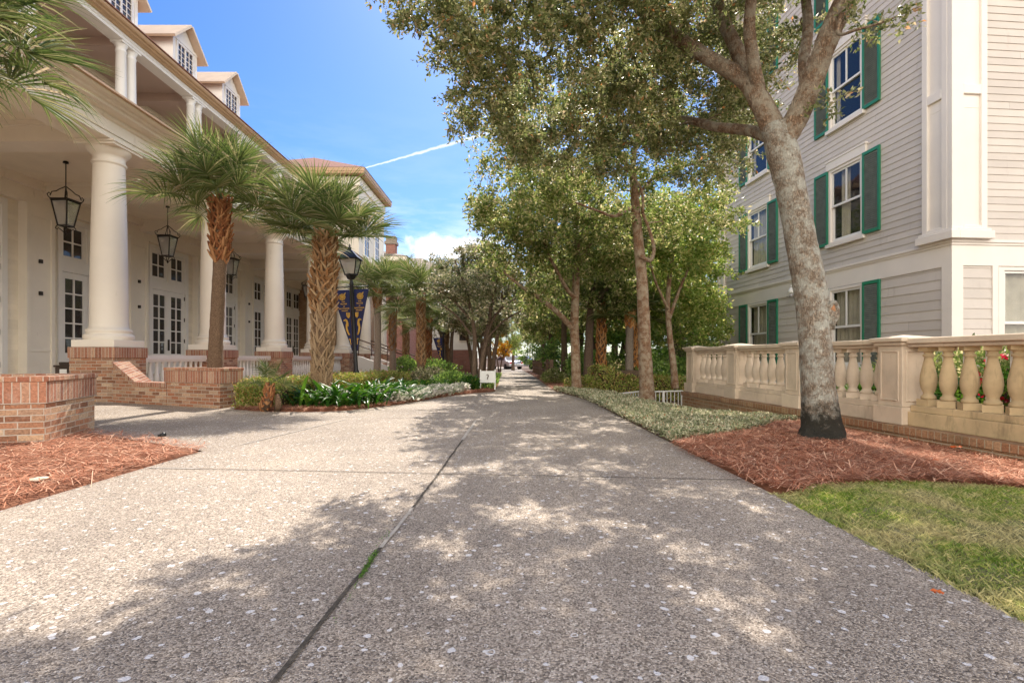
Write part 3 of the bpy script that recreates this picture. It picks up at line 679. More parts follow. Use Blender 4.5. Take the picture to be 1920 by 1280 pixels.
for k in range(-2, 2):
    y = 21.2 + BAY * k * .985; X0 = -13.55; hw = .78; zb = rl(X0) - .05; ze = 13.72; zp = 14.5; XB = -17.2
    mb = MB(); mb.prism([(XB, y - hw), (X0, y - hw), (X0, y + hw), (XB, y + hw)], [12.3] * 4, [ze] * 4)
    extrude_y(mb, [(0, 0)] * 3, 0, 0) if False else None
    # gable end wall
    mb.add([(X0, y - hw, ze), (X0, y + hw, ze), (X0, y, zp - .06), (X0 - .1, y - hw, ze), (X0 - .1, y + hw, ze), (X0 - .1, y, zp - .06)], [(0, 1, 2), (3, 5, 4)])
    mb.box(X0, X0 + .03, y - hw, y - hw + .14, 12.3, ze).box(X0, X0 + .03, y + hw - .14, y + hw, 12.3, ze).box(X0, X0 + .04, y - hw, y + hw, ze - .02, ze + .1)
    dm = mb.build('dormer', 'white', hotel)
    rf = MB()
    for s in (-1, 1):
        e = Vector((0, s * (hw + .28), ze - .24)); p = Vector((0, 0, zp)); n = Vector((0, s * (zp - ze + .24), hw + .28)).normalized() * .09
        q = [Vector((x, y, 0)) + a for x in (X0 + .32, XB) for a in (e, p, p + n, e + n)]
        rf.add(q, [(0, 1, 2, 3), (7, 6, 5, 4), (0, 4, 5, 1), (3, 2, 6, 7), (0, 3, 7, 4), (1, 5, 6, 2)])
    rf.build('gable_roof', 'dormer_trim', dm)
    w = MB(); ring(w, X0 + .0, X0 + .05, y - .56, y + .56, 12.62, 13.66, .09); w.box(X0, X0 + .045, y - .035, y + .035, 12.7, 13.58)
    grid_bars(w, X0 + .02, y - .47, y - .035, 12.71, 13.57, 2, 4, .025, .015); grid_bars(w, X0 + .02, y + .035, y + .47, 12.71, 13.57, 2, 4, .025, .015)
    w.build('window', 'white', dm); MB().box(X0 + .004, X0 + .008, y - .5, y + .5, 12.68, 13.6).build('pane', 'doorglass', dm)

# ------------------------------------------------------------------ pavilion at the end of the portico
pav = thing('pavilion', 'projecting pavilion with hipped reddish roof and brown brick lower wall ending the portico', 'building', (-13, 34, 0))
mb = MB().box(-17, -9.0, 30.03, 35.9, 0, 5.0); mb.build('brick_wall', 'brick_r', pav)
mb = MB().box(-17, -8.98, 30.01, 35.9, 5.0, 11.4); mb.build('wall', 'hotel_siding', pav)
MB().box(-17.05, -8.9, 29.93, 36.0, 10.9, 11.42).build('frieze_board', 'trim', pav)
for (yy) in (31.6, 34.0):
    for z0 in (1.6, 7.0):
        w = MB(); ring(w, -9.0, -8.93, yy - .6, yy + .6, z0, z0 + 2.1, .09); grid_bars(w, -8.97, yy - .5, yy + .5, z0 + .09, z0 + 2.0, 2, 4, .03, .02)
        fr = w.build('window', 'white', pav); MB().box(-8.975, -8.97, yy - .55, yy + .55, z0 + .05, z0 + 2.05).build('pane', 'doorglass', fr)
ex0, ex1, ey0, ey1, ez = -17.5, -8.55, 29.55, 36.3, 11.5
MB().box(ex0, ex1, ey0, ey1, ez, ez + .1).box(ex0 - .0, ex1 + .03, ey0 - .03, ey1, ez + .1, ez + .32).build('eave_cornice', 'eave', pav)
vs = [(ex0, ey0 - .05, ez + .32), (ex1 + .06, ey0 - .05, ez + .32), (ex1 + .06, ey1, ez + .32), (ex0, ey1, ez + .32), (-13.0, 33.6, 13.95), (-13.0, 34.2, 13.95)]
MB().add(vs, [(0, 1, 4), (1, 2, 5, 4), (2, 3, 5), (3, 0, 4, 5)]).build('roof', 'shingle', pav)

# ------------------------------------------------------------------ far buildings
def hip(mb, x0, x1, y0, y1, z, h, ins):
    return mb.add([(x0, y0, z), (x1, y0, z), (x1, y1, z), (x0, y1, z), (x0 + ins, y0 + ins, z + h), (x1 - ins, y0 + ins, z + h), (x1 - ins, y1 - ins, z + h), (x0 + ins, y1 - ins, z + h)],
                  [(0, 1, 5, 4), (1, 2, 6, 5), (2, 3, 7, 6), (3, 0, 4, 7), (4, 5, 6, 7)])
fb = thing('brick_building', 'far red brick building with tall chimney behind the row of palms', 'building', (-13, 46, -.3))
MB().box(-18, -9.2, 43, 49, -.5, 8.9).build('wall', 'brick_far', fb); MB().box(-18.4, -8.8, 42.6, 49.4, 8.9, 9.3).build('eave_cornice', 'trim', fb)
hip(MB(), -18.5, -8.7, 42.5, 49.5, 9.3, 1.1, 3.2).build('roof', 'grey_shingle', fb)
ch = MB().box(-10.75, -9.95, 43.6, 44.4, 8.8, 10.5).build('chimney', 'brick_far', fb); MB().box(-10.85, -9.85, 43.5, 44.5, 10.5, 10.75).box(-10.75, -9.95, 43.6, 44.4, 10.75, 11.2).build('chimney_cap', 'grey_shingle', ch)
fb2 = thing('brick_building', 'far brick building with low grey hipped roof above the lamp post', 'building', (-10, 55, -.4))
MB().box(-15.5, -6.3, 50.2, 62, -.5, 8.6).build('wall', 'brick_far', fb2); MB().box(-16, -5.85, 49.7, 62.4, 8.6, 9.15).build('eave_cornice', 'trim', fb2)
hip(MB(), -16.1, -5.75, 49.6, 62.5, 9.15, 2.0, 3.6).build('roof', 'grey_shingle', fb2)
for i, xx in enumerate((-13, -10.5, -8)):
    w = MB(); w.box(xx - .55, xx + .55, 50.14, 50.2, 4.5, 6.6); fr = w.build('window', 'white', fb2); MB().box(xx - .45, xx + .45, 50.12, 50.138, 4.6, 6.5).build('pane', 'doorglass', fr)
kb = thing('gatehouse', 'small gatehouse with white upper wall over brick base behind the left trees', 'building', (-3.8, 36, -.2))
MB().box(-5.6, -2.62, 33.5, 39, -.4, 1.35).build('brick_base', 'brick_far', kb); MB().box(-5.55, -2.67, 33.55, 39, 1.35, 4.4).build('wall', 'white', kb)
hip(MB(), -6, -2.3, 33.1, 39.4, 4.4, 1.0, 1.4).build('roof', 'grey_shingle', kb)
for yy in (-3.2, -4.4): 
    w = MB(); w.box(yy - .3, yy + .3, 33.48, 33.55, 1.9, 3.3); fr = w.build('window', 'trim', kb); MB().box(yy - .24, yy + .24, 33.46, 33.478, 1.96, 3.24).build('pane', 'doorglass', fr)

# ------------------------------------------------------------------ brick planters and walls by the drive
def planter(name, label, poly, h, ins=.2):
    t = thing(name, label, 'planter', (*poly[0], 0))
    n = len(poly); c = Vector((sum(p[0] for p in poly) / n, sum(p[1] for p in poly) / n))
    def grow(d): return [tuple(Vector(p) + (Vector(p) - c).normalized() * d) for p in poly]
    bevel(MB().prism(poly, -.1, h - .26).build('brick_wall', 'brick_l', t), .006, 1)
    a, b = grow(.02), grow(-ins); zz = h - .052; vs = [(*p, h - .26) for p in a] + [(*p, zz) for p in a] + [(*p, zz) for p in b] + [(*p, h - .26) for p in b]
    area = sum(poly[i][0] * poly[(i + 1) % n][1] - poly[(i + 1) % n][0] * poly[i][1] for i in range(n))
    fs = []
    for i in range(n):
        j = (i + 1) % n
        for q in range(4):
            k = (q + 1) % 4; f = (q * n + i, q * n + j, k * n + j, k * n + i); fs.append(f if area > 0 else f[::-1])
    bevel(MB().add(vs, fs).build('rim', 'brick_ls', t), .006, 2)
    a, b = grow(.035), grow(-ins - .01); vs = [(*p, zz + .001) for p in a] + [(*p, h) for p in a] + [(*p, h) for p in b] + [(*p, zz + .001) for p in b]
    bevel(MB().add(vs, fs).build('capping', 'brick_cap', t), .008, 2)
    MB().prism(grow(-ins), h - .3, h - .06).build('mulch_fill', 'straw', t)
    return t
d1 = Vector((-.33, .944)); d2 = Vector((-.944, -.33)) 
c0 = Vector((-4.46, 4.89))
planter('brick_planter', 'red brick planter with flat brick rim in the left foreground', [tuple(c0), tuple(c0 + d1 * 1.08), tuple(c0 + d1 * 1.08 + d2 * 2.1), tuple(c0 + d2 * 2.1)], .67)
planter('brick_planter', 'low brick planter at the foot of the leaning palm by the portico', [(-4.80, 8.41), (-4.72, 8.95), (-5.5, 9.55), (-6.1, 9.0)], .675, .16)
rw = thing('brick_wall', 'stepped brick wall with sloping cap running from the column pedestal to the planter', 'wall', (-6.6, 9.2, 0))
A, B = Vector((-7.50, 9.62)), Vector((-6.06, 8.97)); d = (B - A).normalized(); nrm = Vector((d.y, -d.x)); L = (B - A).length
def wallseg(t0, t1, z0, z1, off, th, zb=-.1):
    a = A + d * t0 + nrm * off; b = A + d * t1 + nrm * off; c = b - nrm * th; e = a - nrm * th
    return [tuple(a), tuple(b), tuple(c), tuple(e)], [zb] * 4, [z0, z1, z1, z0]
mb = MB()
for (t0, t1, z0, z1) in ((0, .72, .70, .33), (.72, L, .33, .33)): mb.prism(*wallseg(t0, t1, z0, z1, 0, .26))
mb.build('brickwork', 'brick_l', rw)
mb = MB()
for (t0, t1, z0, z1) in ((0, .72, .70, .33), (.72, L, .33, .33)):
    p, _, zz = wallseg(t0, t1, z0, z1, .02, .30); mb.prism(p, zz, [z + .075 for z in zz])
mb.build('rim', 'brick_ls', rw)

# porch stair beyond the columns
st = thing('porch_stair', 'brick porch stair with sloping white side and brown handrails beyond the portico', 'stair', (-6.2, 25, 0))
mb = MB()
for i in range(6): mb.box(-7.5 + i * .42, -7.5 + (i + 1) * .42, 25.1, 27.3, -.2, .85 - (i + 1) * .14)
mb.build('step', 'brick_l', st)
for yy in (25.0, 27.35):
    MB().add([(-7.55, yy - .06, -.2), (-4.95, yy - .06, -.2), (-4.95, yy - .06, .05), (-7.55, yy - .06, .95), (-7.55, yy + .06, -.2), (-4.95, yy + .06, -.2), (-4.95, yy + .06, .05), (-7.55, yy + .06, .95)],
             [(0, 1, 2, 3), (7, 6, 5, 4), (0, 4, 5, 1), (1, 5, 6, 2), (2, 6, 7, 3), (3, 7, 4, 0)]).build('stringer', 'white', st)
    mb = MB(); mb.bar((-7.55, yy, 1.75), (-4.95, yy, .85), .06, .06).bar((-7.55, yy, 1.45), (-4.95, yy, .55), .035, .035)
    for i in range(4): x = -7.5 + i * .84; z = .95 - i * .84 * .346; mb.bar((x, yy, z - .02), (x, yy, z + .8), .045, .045)
    mb.build('handrail', 'rust', st)

# ------------------------------------------------------------------ hanging lanterns
def lantern_tree():
    t = thing('hanging_lantern', '', 'lantern')
    f = MB(); a0, a1, z0, z1 = .12, .215, -.72, -.16
    for sx in (-1, 1):
        for sy in (-1, 1): f.bar((sx * a0, sy * a0, z0), (sx * a1, sy * a1, z1), .026, .026)
    for (a, z) in ((a0, z0), (a1, z1), (a1 * 1.06, z1 + .03)):
        for s in (-1, 1): f.box(-a - .013, a + .013, s * a - .013, s * a + .013, z - .014, z + .014); f.box(s * a - .0128, s * a + .0128, -a, a, z - .0138, z + .0138)
    f.build('frame', 'iron', t)
    s = MB()
    for k in range(4):
        a = math.pi / 2 * k + math.pi / 4; ca, sa = math.cos(a), math.sin(a)
        pr = [(.30, -.13), (.36, -.10), (.385, -.04), (.35, .0), (.31, -.03), (.33, -.07), (.29, .03), (.20, .06), (.13, .12), (.05, .17), (.012, .2)]
        s.tube([(r * ca, r * sa, z) for r, z in pr], .012, 6)
        pr = [(a0 * 1.4, z0), (.20, z0 - .03), (.22, z0 - .08), (.17, z0 - .10), (.16, z0 - .06), (.10, z0 - .10), (.02, z0 - .17)]
        s.tube([(r * ca, r * sa, z) for r, z in pr], .010, 6)
    s.lathe([(.005, z0 - .22), (.03, z0 - .19), (.02, z0 - .15), (.005, z0 - .13)], 0, 0, 10); s.build('scrollwork', 'iron', t)
    g = MB()
    for k in range(4):
        a = math.pi / 2 * k; rot = Matrix.Rotation(a, 3, 'Z')
        q = [rot @ Vector(p) for p in ((a0 - .004, -a0, z0), (a0 - .004, a0, z0), (a1 - .004, a1, z1), (a1 - .004, -a1, z1))]
        g.add(q, [(0, 1, 2, 3)])
    g.build('glass_panel', 'lampglass', t)
    r = MB().tube([(0, 0, .16), (0, 0, .78)], .013, 8).lathe([(.07, .74), (.06, .78), (.02, .8)], 0, 0, 14).tube([(0, 0, .2), (0, 0, -.62)], .009, 6)
    r.build('hanging_rod', 'iron', t)
    c = MB()
    for k in range(4):
        a = math.pi / 2 * k + .4; x, y = .055 * math.cos(a), .055 * math.sin(a)
        c.lathe([(.016, z0 + .08), (.016, z0 + .25), (.012, z0 + .26), (.014, z0 + .29), (.002, z0 + .35)], x, y, 8)
    c.build('candle_light', 'candle', t)
    return t
lt = lantern_tree(); lab = ['first', 'second', 'third', 'fourth', 'fifth']
lants = ['dark iron lantern hanging left of the nearest large column', 'dark iron lantern hanging between the nearest column and the leaning palm',
         'dark iron lantern just right of the leaning palm trunk', 'dark iron lantern mostly hidden behind the portico columns', 'small far iron lantern left of the boot covered palm']
for k in range(5):
    o = lt if k == 0 else copy_tree(lt)
    o.scale = (.84, .84, 1); o.location = (-10.4, COLY + BAY * (k + .5), 4.63); o['label'] = lants[k]; o['group'] = 'lanterns hanging under the portico'
# ================================================================== THE CLAPBOARD HOUSE (local frame: +y runs back along the shuttered face, +x along the end face)
TH = math.atan(.0833)
house = thing('clapboard_house', 'taupe clapboard house with ivory corner boards and green shutters', 'building', (8.23, 9.58, 0), TH)
HL, HW, HT = 8.9, 9.0, 12.5
wins = []   # face A windows: (y centre, z0, z1)
for yc in (2.70, 6.44):
    for (z0, z1) in ((.62, 2.56), (3.66, 5.50), (6.50, 8.36), (9.3, 11.1)): wins.append((yc, z0, z1))
WW = .56    # half opening incl. casing
hA = [(yc - WW, yc + WW, z0, z1) for yc, z0, z1 in wins]
mb = MB()
siding(mb, 'y', 0, -1, .18, HL - .18, .25, 2.57, .19, .016, hA)
siding(mb, 'y', 0, -1, .5, HL - .45, 3.05, HT, .138, .015, hA)
hB = [(1.0, 2.9, 1.0, 2.52)]
siding(mb, 'x', 0, -1, .2, HW, -.51, 2.57, .19, .016, hB)
siding(mb, 'x', 0, -1, .62, HW, 3.05, HT, .138, .015)
mb.build('wall', 'house_siding', house, True)
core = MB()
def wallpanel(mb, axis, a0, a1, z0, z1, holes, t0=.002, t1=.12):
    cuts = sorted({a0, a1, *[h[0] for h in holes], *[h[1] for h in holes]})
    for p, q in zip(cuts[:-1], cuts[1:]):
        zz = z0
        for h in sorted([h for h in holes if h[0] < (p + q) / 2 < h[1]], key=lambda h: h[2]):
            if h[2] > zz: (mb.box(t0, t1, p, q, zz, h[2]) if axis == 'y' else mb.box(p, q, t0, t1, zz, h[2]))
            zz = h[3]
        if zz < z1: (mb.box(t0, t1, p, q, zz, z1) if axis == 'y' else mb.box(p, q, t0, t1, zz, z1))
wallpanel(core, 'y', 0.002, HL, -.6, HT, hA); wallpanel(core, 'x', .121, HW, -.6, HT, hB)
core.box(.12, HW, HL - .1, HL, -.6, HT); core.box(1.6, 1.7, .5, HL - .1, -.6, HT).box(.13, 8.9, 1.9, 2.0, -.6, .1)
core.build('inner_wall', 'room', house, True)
MB().box(-.5, HW + .5, -.5, HL + .5, HT, HT + .3).build('eave', 'house_trim', house, True)
hip(MB(), -.6, HW + .6, -.6, HL + .6, HT + .3, 3, 4).build('roof', 'grey_shingle', house, True)
# belt course
mb = MB(); mb.box(-.03, 0, .0, HL + .03, 2.57, 3.0).box(-.075, 0, -.075, HL + .06, 3.0, 3.05).box(-.05, 0, -.05, HL + .045, 2.955, 3.0)
mb.box(-.03, HW, -.03, 0, 2.57, 3.0).box(.0, HW, -.075, 0, 3.0, 3.05).box(0.0, HW, -.05, 0, 2.955, 3.0)
mb.build('belt_course', 'house_trim', house, True)
mb = MB().box(-.03, 0, -.03, .18, -.5, 2.57).box(0, .2, -.03, 0, -.5, 2.57).box(-.03, 0, HL - .18, HL + .03, -.5, 2.57).box(-.028, 0, .18, HL - .18, -.5, .25)
mb.build('corner_board', 'house_trim', house, True)
# panelled corner pilasters
def pilaster(y0, y1, faceB):
    mb = MB(); o = -.10; z0, z1 = 3.06, HT - .02
    def fa(a, b, zz0, zz1, d): mb.box(d, 0, a, b, zz0, zz1)
    def fbx(a, b, zz0, zz1, d): mb.box(a, b, d, 0, zz0, zz1)
    fa(y0 + (0 if not faceB else 0), y1, z0, z1, -.055)
    w = .12
    fa(y0, y0 + w, z0, z1, o); fa(y1 - w, y1, z0, z1, o)
    rails = [(z0, z0 + .25), (5.75, 5.92), (z1 - .2, z1)]
    for r0, r1 in rails: fa(y0 + w, y1 - w, r0, r1, o + .001)
    fa(y0 + w, y1 - w, 5.55, 5.565, -.06)
    if faceB:
        fbx(0, .62, z0, z1, -.055); fbx(-.098, .14, z0, z1 - .001, o - .002); fbx(.5, .62, z0, z1, o)
        for r0, r1 in rails: fbx(.14, .5, r0, r1, o + .001)
        fbx(.14, .5, 5.5, 5.515, -.06)
        mb.box(-.17, 0, -.17, y1 + .08, 3.052, 3.20).box(0, .70, -.17, 0, 3.052, 3.199).box(-.14, 0, -.14, y1 + .04, 3.2, 3.25).box(0, .66, -.14, 0, 3.2, 3.249)
    else:
        mb.box(-.17, 0, y0 - .08, y1 + .15, 3.052, 3.20).box(-.14, 0, y0 - .04, y1 + .12, 3.2, 3.25)
    return bevel(mb.build('pilaster', 'house_trim', house, True), .006, 1)
pilaster(0, .54, True); pilaster(HL - .45, HL, False)
# sash windows with shutters
shut = {}
def shutter_mesh(h):
    f = MB(); ring(f, -.045, 0, -.245, .245, 0, h, .05, .07, .07)
    l = MB(); n = int((h - .14) / .045)
    for i in range(n):
        z = .08 + i * (h - .16) / n
        l.add([(-.040, -.197, z), (-.040, .197, z), (-.008, .197, z + .05), (-.008, -.197, z + .05), (-.034, -.197, z - .006), (-.034, .197, z - .006)], [(0, 3, 2, 1), (4, 0, 1, 5)])
    l.box(-.008, -.004, -.2, .2, .06, h - .06)
    return f.mesh('shutter', M['green']), l.mesh('louver_panel', M['louver'])
for (yc, z0, z1) in wins:
    h = z1 - z0; y0, y1 = yc - WW, yc + WW
    c = MB(); ring(c, -.035, .03, y0, y1, z0, z1, .07, .05, .07); fr = bevel(c.build('window', 'house_trim', house, True), .004, 1)
    ground_floor = z0 < 1
    if not ground_floor: MB().box(-.06, 0, y0 - .1, y1 + .06, z1, z1 + .20).box(-.075, 0, y0 - .12, y1 + .08, z1 + .2, z1 + .235).build('lintel', 'house_trim', fr, True)
    MB().box(-.085, 0, y0 - .06, y1 + .06, z0 - .085, z0).build('sill', 'house_trim', fr, True)
    zm = z0 + h * .5
    s = MB(); ring(s, -.005, .03, y0 + .07, y1 - .07, zm - .02, z1 - .07, .05, .05, .05); s.box(-.002, .027, yc - .018, yc + .018, zm, z1 - .1)
    ring(s, .031, .065, y0 + .07, y1 - .07, z0 + .05, zm + .04, .05, .07, .055); s.build('sash', 'white', fr, True)
    MB().box(.012, .016, y0 + .08, y1 - .08, zm - .01, z1 - .08).box(.046, .05, y0 + .08, y1 - .08, z0 + .06, zm + .02).build('pane', 'glass', fr, True)
    cu = MB(); yy = y0 + .09; k = 0
    closed = ground_floor or (yc > 5 and z0 < 5)
    segs = [(y0 + .09, y1 - .09)] if closed else ([(yc + .02, yc + .3)] if z0 < 5 else [(y0 + .09, y0 + .2), (y1 - .2, y1 - .09)])
    for a, b in segs:
        n = 28; pts = [(.13 + .018 * math.sin(i * 1.55) + .008 * math.sin(i * .7), a + (b - a) * i / n) for i in range(n + 1)]
        cu.add([(x, y, z0 + .05) for x, y in pts] + [(x, y, z1 - .08) for x, y in pts], [(i, i + 1, n + 2 + i, n + 1 + i) for i in range(n)], True)
    cu.build('curtain', 'curtain', fr, True)
    key = round(h, 2)
    if key not in shut: shut[key] = shutter_mesh(h + .02)
    for sgn in (-1, 1):
        a = link('shutter', shut[key][0], house); b = link('louver_panel', shut[key][1], a)
        a.location = (-.018, yc + sgn * (WW + .255), z0 - .01)
# end face window
w = MB()
def ringx(mb, y0, y1, x0, x1, z0, z1, w, wb, wt):
    mb.box(x0, x0 + w, y0, y1, z0, z1).box(x1 - w, x1, y0, y1, z0, z1).box(x0 + w, x1 - w, y0, y1, z0, z0 + wb).box(x0 + w, x1 - w, y0, y1, z1 - wt, z1)
w.box(.80, .92, -.03, 0, .95, 2.57); ringx(w, -.035, .04, .92, 2.95, .95, 2.55, .12, .1, .06); fr = w.build('window', 'house_trim', house, True)
s = MB(); ringx(s, 0, .03, 1.04, 2.0, 1.48, 2.49, .05, .05, .05); ringx(s, .031, .06, 1.04, 2.0, 1.05, 1.54, .05, .06, .06); s.build('sash', 'white', fr, True)
MB().box(1.05, 1.98, .012, .016, 1.5, 2.48).box(1.05, 1.98, .045, .049, 1.06, 1.52).build('pane', 'glass', fr, True)
cu = MB(); n = 40; pts = [(1.04 + (1.9) * i / n, .13 + .02 * math.sin(i * 1.4)) for i in range(n + 1)]
cu.add([(x, y, 1.0) for x, y in pts] + [(x, y, 2.5) for x, y in pts], [(i, n + 1 + i, n + 2 + i, i + 1) for i in range(n)], True); cu.build('curtain', 'curtain', fr, True)
# wall light on the belt course
wl = thing('wall_light', 'white wall light on the belt course of the clapboard house', 'wall lamp', tuple(house.matrix_basis @ Vector((-.03, 4.55, 2.6))), TH)
MB().lathe([(.03, .0), (.075, .02), (.085, .08), (.05, .12), (.03, .18)], -.14, 0, 14).build('lamp_shade', 'slatwhite', wl, True)
MB().box(-.03, 0, -.07, .07, -.02, .24).tube([(0, 0, .18), (-.08, 0, .24), (-.14, 0, .2)], .018, 8).build('bracket', 'slatwhite', wl, True)
MB().lathe([(.02, -.09), (.06, -.07), (.066, -.01), (.04, .0)], -.14, 0, 14).build('lamp_glass', 'lampglass', wl, True)

# ================================================================== BALUSTRADE WALL (local: +y along the wall away from the camera, x = 0 its path side face)
bal = thing('balustrade', 'cast stone balustrade with square posts on a low brown brick wall beside the house', 'balustrade', (4.408, 3.5, 0), TH)
Y0, Y1 = -2.2, 7.84
bevel(MB().box(0, .62, Y0, Y1, -.75, .02).build('brick_wall', 'brick_r', bal, True), .006, 1)
bevel(MB().box(-.02, .64, Y0, Y1 + .02, .02, .105).build('brick_coping', 'brick_rs', bal, True), .01, 2)
posts = [-1.215, .56, 2.335, 4.11, 5.885, 7.66]
XC = .26
for i, y in enumerate(posts):
    mb = MB(); mb.box(XC - .17, XC + .17, y - .17, y + .17, .30, .985).box(XC - .205, XC + .205, y - .205, y + .205, .106, .30)
    p = bevel(mb.build('post', 'stone', bal, True), .008, 2)
    q = MB()   # raised panel frames
    ring(q, XC - .182, XC - .17, y - .13, y + .13, .36, .93, .022)
    q.box(XC - .13, XC - .108, y - .182, y - .17, .36, .93).box(XC + .108, XC + .13, y - .182, y - .17, .36, .93).box(XC - .108, XC + .108, y - .182, y - .17, .36, .382).box(XC - .108, XC + .108, y - .182, y - .17, .908, .93)
    bevel(q.build('panel_moulding', 'stone', p, True), .005, 1)
    c = MB(); c.box(XC - .20, XC + .20, y - .20, y + .20, .985, 1.025).box(XC - .235, XC + .235, y - .235, y + .235, 1.025, 1.07)
    hip(c, XC - .23, XC + .23, y - .23, y + .23, 1.07, .035, .2); bevel(c.build('cap', 'stone', p, True), .008, 2)
pb = [(.060, .44), (.075, .445), (.075, .47), (.055, .49), (.058, .51), (.085, .56), (.097, .63), (.092, .70), (.070, .79), (.050, .87), (.046, .90), (.062, .905), (.062, .925), (.047, .93), (.050, .955), (.07, .962), (.07, .965)]
def scl(z): return .35 + (z - .44) * (.62 / .525)
prof = [(.068 * r / .075 if z < .5 else r * .80, .40 + (z - .44) * (.52 / .525)) for r, z in pb]
def baluster_mesh(mat):
    m = MB().lathe(prof, 0, 0, 20); m.box(-.074, .074, -.074, .074, .331, .40).box(-.064, .064, -.064, .064, .918, .962); return m.mesh('baluster', M[mat])
bms = {k: baluster_mesh(k) for k in ('stone', 'stone_damp')}
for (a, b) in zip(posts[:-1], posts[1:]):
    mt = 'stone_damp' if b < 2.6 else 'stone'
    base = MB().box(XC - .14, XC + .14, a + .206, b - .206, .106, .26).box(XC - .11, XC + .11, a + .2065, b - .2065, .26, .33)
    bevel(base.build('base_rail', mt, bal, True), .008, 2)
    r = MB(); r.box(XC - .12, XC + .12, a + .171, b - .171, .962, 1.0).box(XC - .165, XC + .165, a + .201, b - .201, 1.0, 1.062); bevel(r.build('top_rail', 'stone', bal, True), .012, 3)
    n = 6
    for i in range(n):
        o = link('baluster', bms[mt], bal); o.location = (XC, a + .205 + (b - a - .41) * (i + .5) / n, 0)
        o.rotation_euler = (0, 0, random.uniform(0, 6))
        if b < 2.6 and i < n - 1: pass
# slim white bars set between the nearest balusters
for a_ in (.56, 2.335):
    for i in range(5):
        y = a_ + .205 + 1.365 * (i + 1) / 6; MB().box(XC + .06, XC + .085, y - .012, y + .012, .331, .962).build('safety_bar', 'slatwhite', bal, True)

# white metal railing behind the slim tree
rl_ = thing('metal_railing', 'low white metal railing between the slim brown tree and the balustrade end', 'railing', (2.3, 11.2, -.3))
A, B, C2 = Vector((2.22, 11.05, 0)), Vector((2.95, 11.75, 0)), Vector((3.95, 11.9, 0))
def pick(mb, a, b, n, zb=-.42, zt=.05):
    for i in range(n + 1):
        p = a.lerp(b, i / n); mb.bar((p.x, p.y, zb), (p.x, p.y, zt), .014, .014)
for (a, b, n) in ((A, B, 10), (B, C2, 11)):
    rz = MB(); rz.bar((a.x, a.y, .06), (b.x, b.y, .075), .035, .03).bar((a.x, a.y, -.36), (b.x, b.y, -.36), .03, .03); rz.build('rail', 'slatwhite', rl_)
    for i in range(1, n): p = a.lerp(b, i / n); MB().bar((p.x, p.y, -.345), (p.x, p.y, .043), .014, .014).build('picket', 'slatwhite', rl_)
for p in (A, B, C2, B.lerp(C2, .55)):
    MB().box(p.x - .024, p.x + .024, p.y - .024, p.y + .024, -.5, .085).build('post', 'slatwhite', rl_)

# ================================================================== STREET FURNITURE
def lamp_post(loc, lean=0.0, h=3.5, label='', n=0):
    t = thing('lamp_post', label, 'street lamp', loc, 0, 'black lamp posts along the path')
    t.rotation_euler = (0, lean, 0)
    m = MB().lathe([(.16, 0), (.16, .06), (.11, .1), (.10, .42), (.075, .46), (.07, .5), (.05, .55), (.046, 1.2), (.042, h - 1.0), (.05, h - .98), (.05, h - .93), (.035, h - .9), (.03, h - .82)], 0, 0, 16); m.build('pole', 'black', t, True)
    hz = h - .80
    f = MB().lathe([(.03, hz - .06), (.09, hz - .03), (.13, hz + .05), (.155, hz + .08)], 0, 0, 4, False)
    a0, a1, z0, z1 = .115, .20, hz + .07, hz + .43
    for sx in (-1, 1):
        for sy in (-1, 1): f.bar((sx * a0, sy * a0, z0), (sx * a1, sy * a1, z1), .02, .02)
    for s in (-1, 1): f.box(-a1 - .02, a1 + .02, s * a1 - .012, s * a1 + .012, z1 - .012, z1 + .012); f.box(s * a1 - .0118, s * a1 + .0118, -a1, a1, z1 - .0118, z1 + .0118)
    f.box(-a0 - .012, a0 + .012, -a0 - .012, a0 + .012, z0 - .02, z0 + .004)
    f.build('lantern_frame', 'black', t, True)
    g = MB()
    for k in range(4):
        rot = Matrix.Rotation(math.pi / 2 * k, 3, 'Z')
        g.add([rot @ Vector(p) for p in ((a0 - .003, -a0, z0), (a0 - .003, a0, z0), (a1 - .003, a1, z1), (a1 - .003, -a1, z1))], [(0, 1, 2, 3)])
    g.build('lantern_glass', 'lampglass', t, True)
    r = MB(); b = a1 + .045
    vs = [(sx * b, sy * b, z1 + .01) for sx, sy in ((-1, -1), (1, -1), (1, 1), (-1, 1))] + [(sx * .12, sy * .12, z1 + .15) for sx, sy in ((-1, -1), (1, -1), (1, 1), (-1, 1))] + [(sx * .035, sy * .035, z1 + .25) for sx, sy in ((-1, -1), (1, -1), (1, 1), (-1, 1))]
    fs = [(0, 3, 2, 1), (8, 9, 10, 11)]
    for l in (0, 4): fs += [(l + i, l + (i + 1) % 4, l + 4 + (i + 1) % 4, l + 4 + i) for i in range(4)]
    r.add(vs, fs).lathe([(.03, z1 + .25), (.05, z1 + .28), (.02, z1 + .31), (.028, z1 + .34), (.004, z1 + .38)], 0, 0, 10); r.build('lantern_roof', 'black', t, True)
    MB().lathe([(.045, z0 + .02), (.05, z0 + .2), (.03, z0 + .26)], 0, 0, 12).build('bulb_cover', 'candle', t, True)
    bmk = MB()
    for z in (h - 1.02, .95): bmk.tube([(-.40 if z > 1 else -.08, 0, z), (.40 if z > 1 else .08, 0, z)], .012, 8)
    bmk.build('bracket', 'black', t, True)
    return t
LP1 = (-3.72, 12.3, 0.02)
lamp1 = lamp_post(LP1, -.052, 3.55, 'black lamp post with two navy banners standing in the bed by the hedge')
lamp2 = lamp_post((-3.62, 27.0, -.07), 0, 3.0, 'distant black lamp post with one navy banner among the palms')

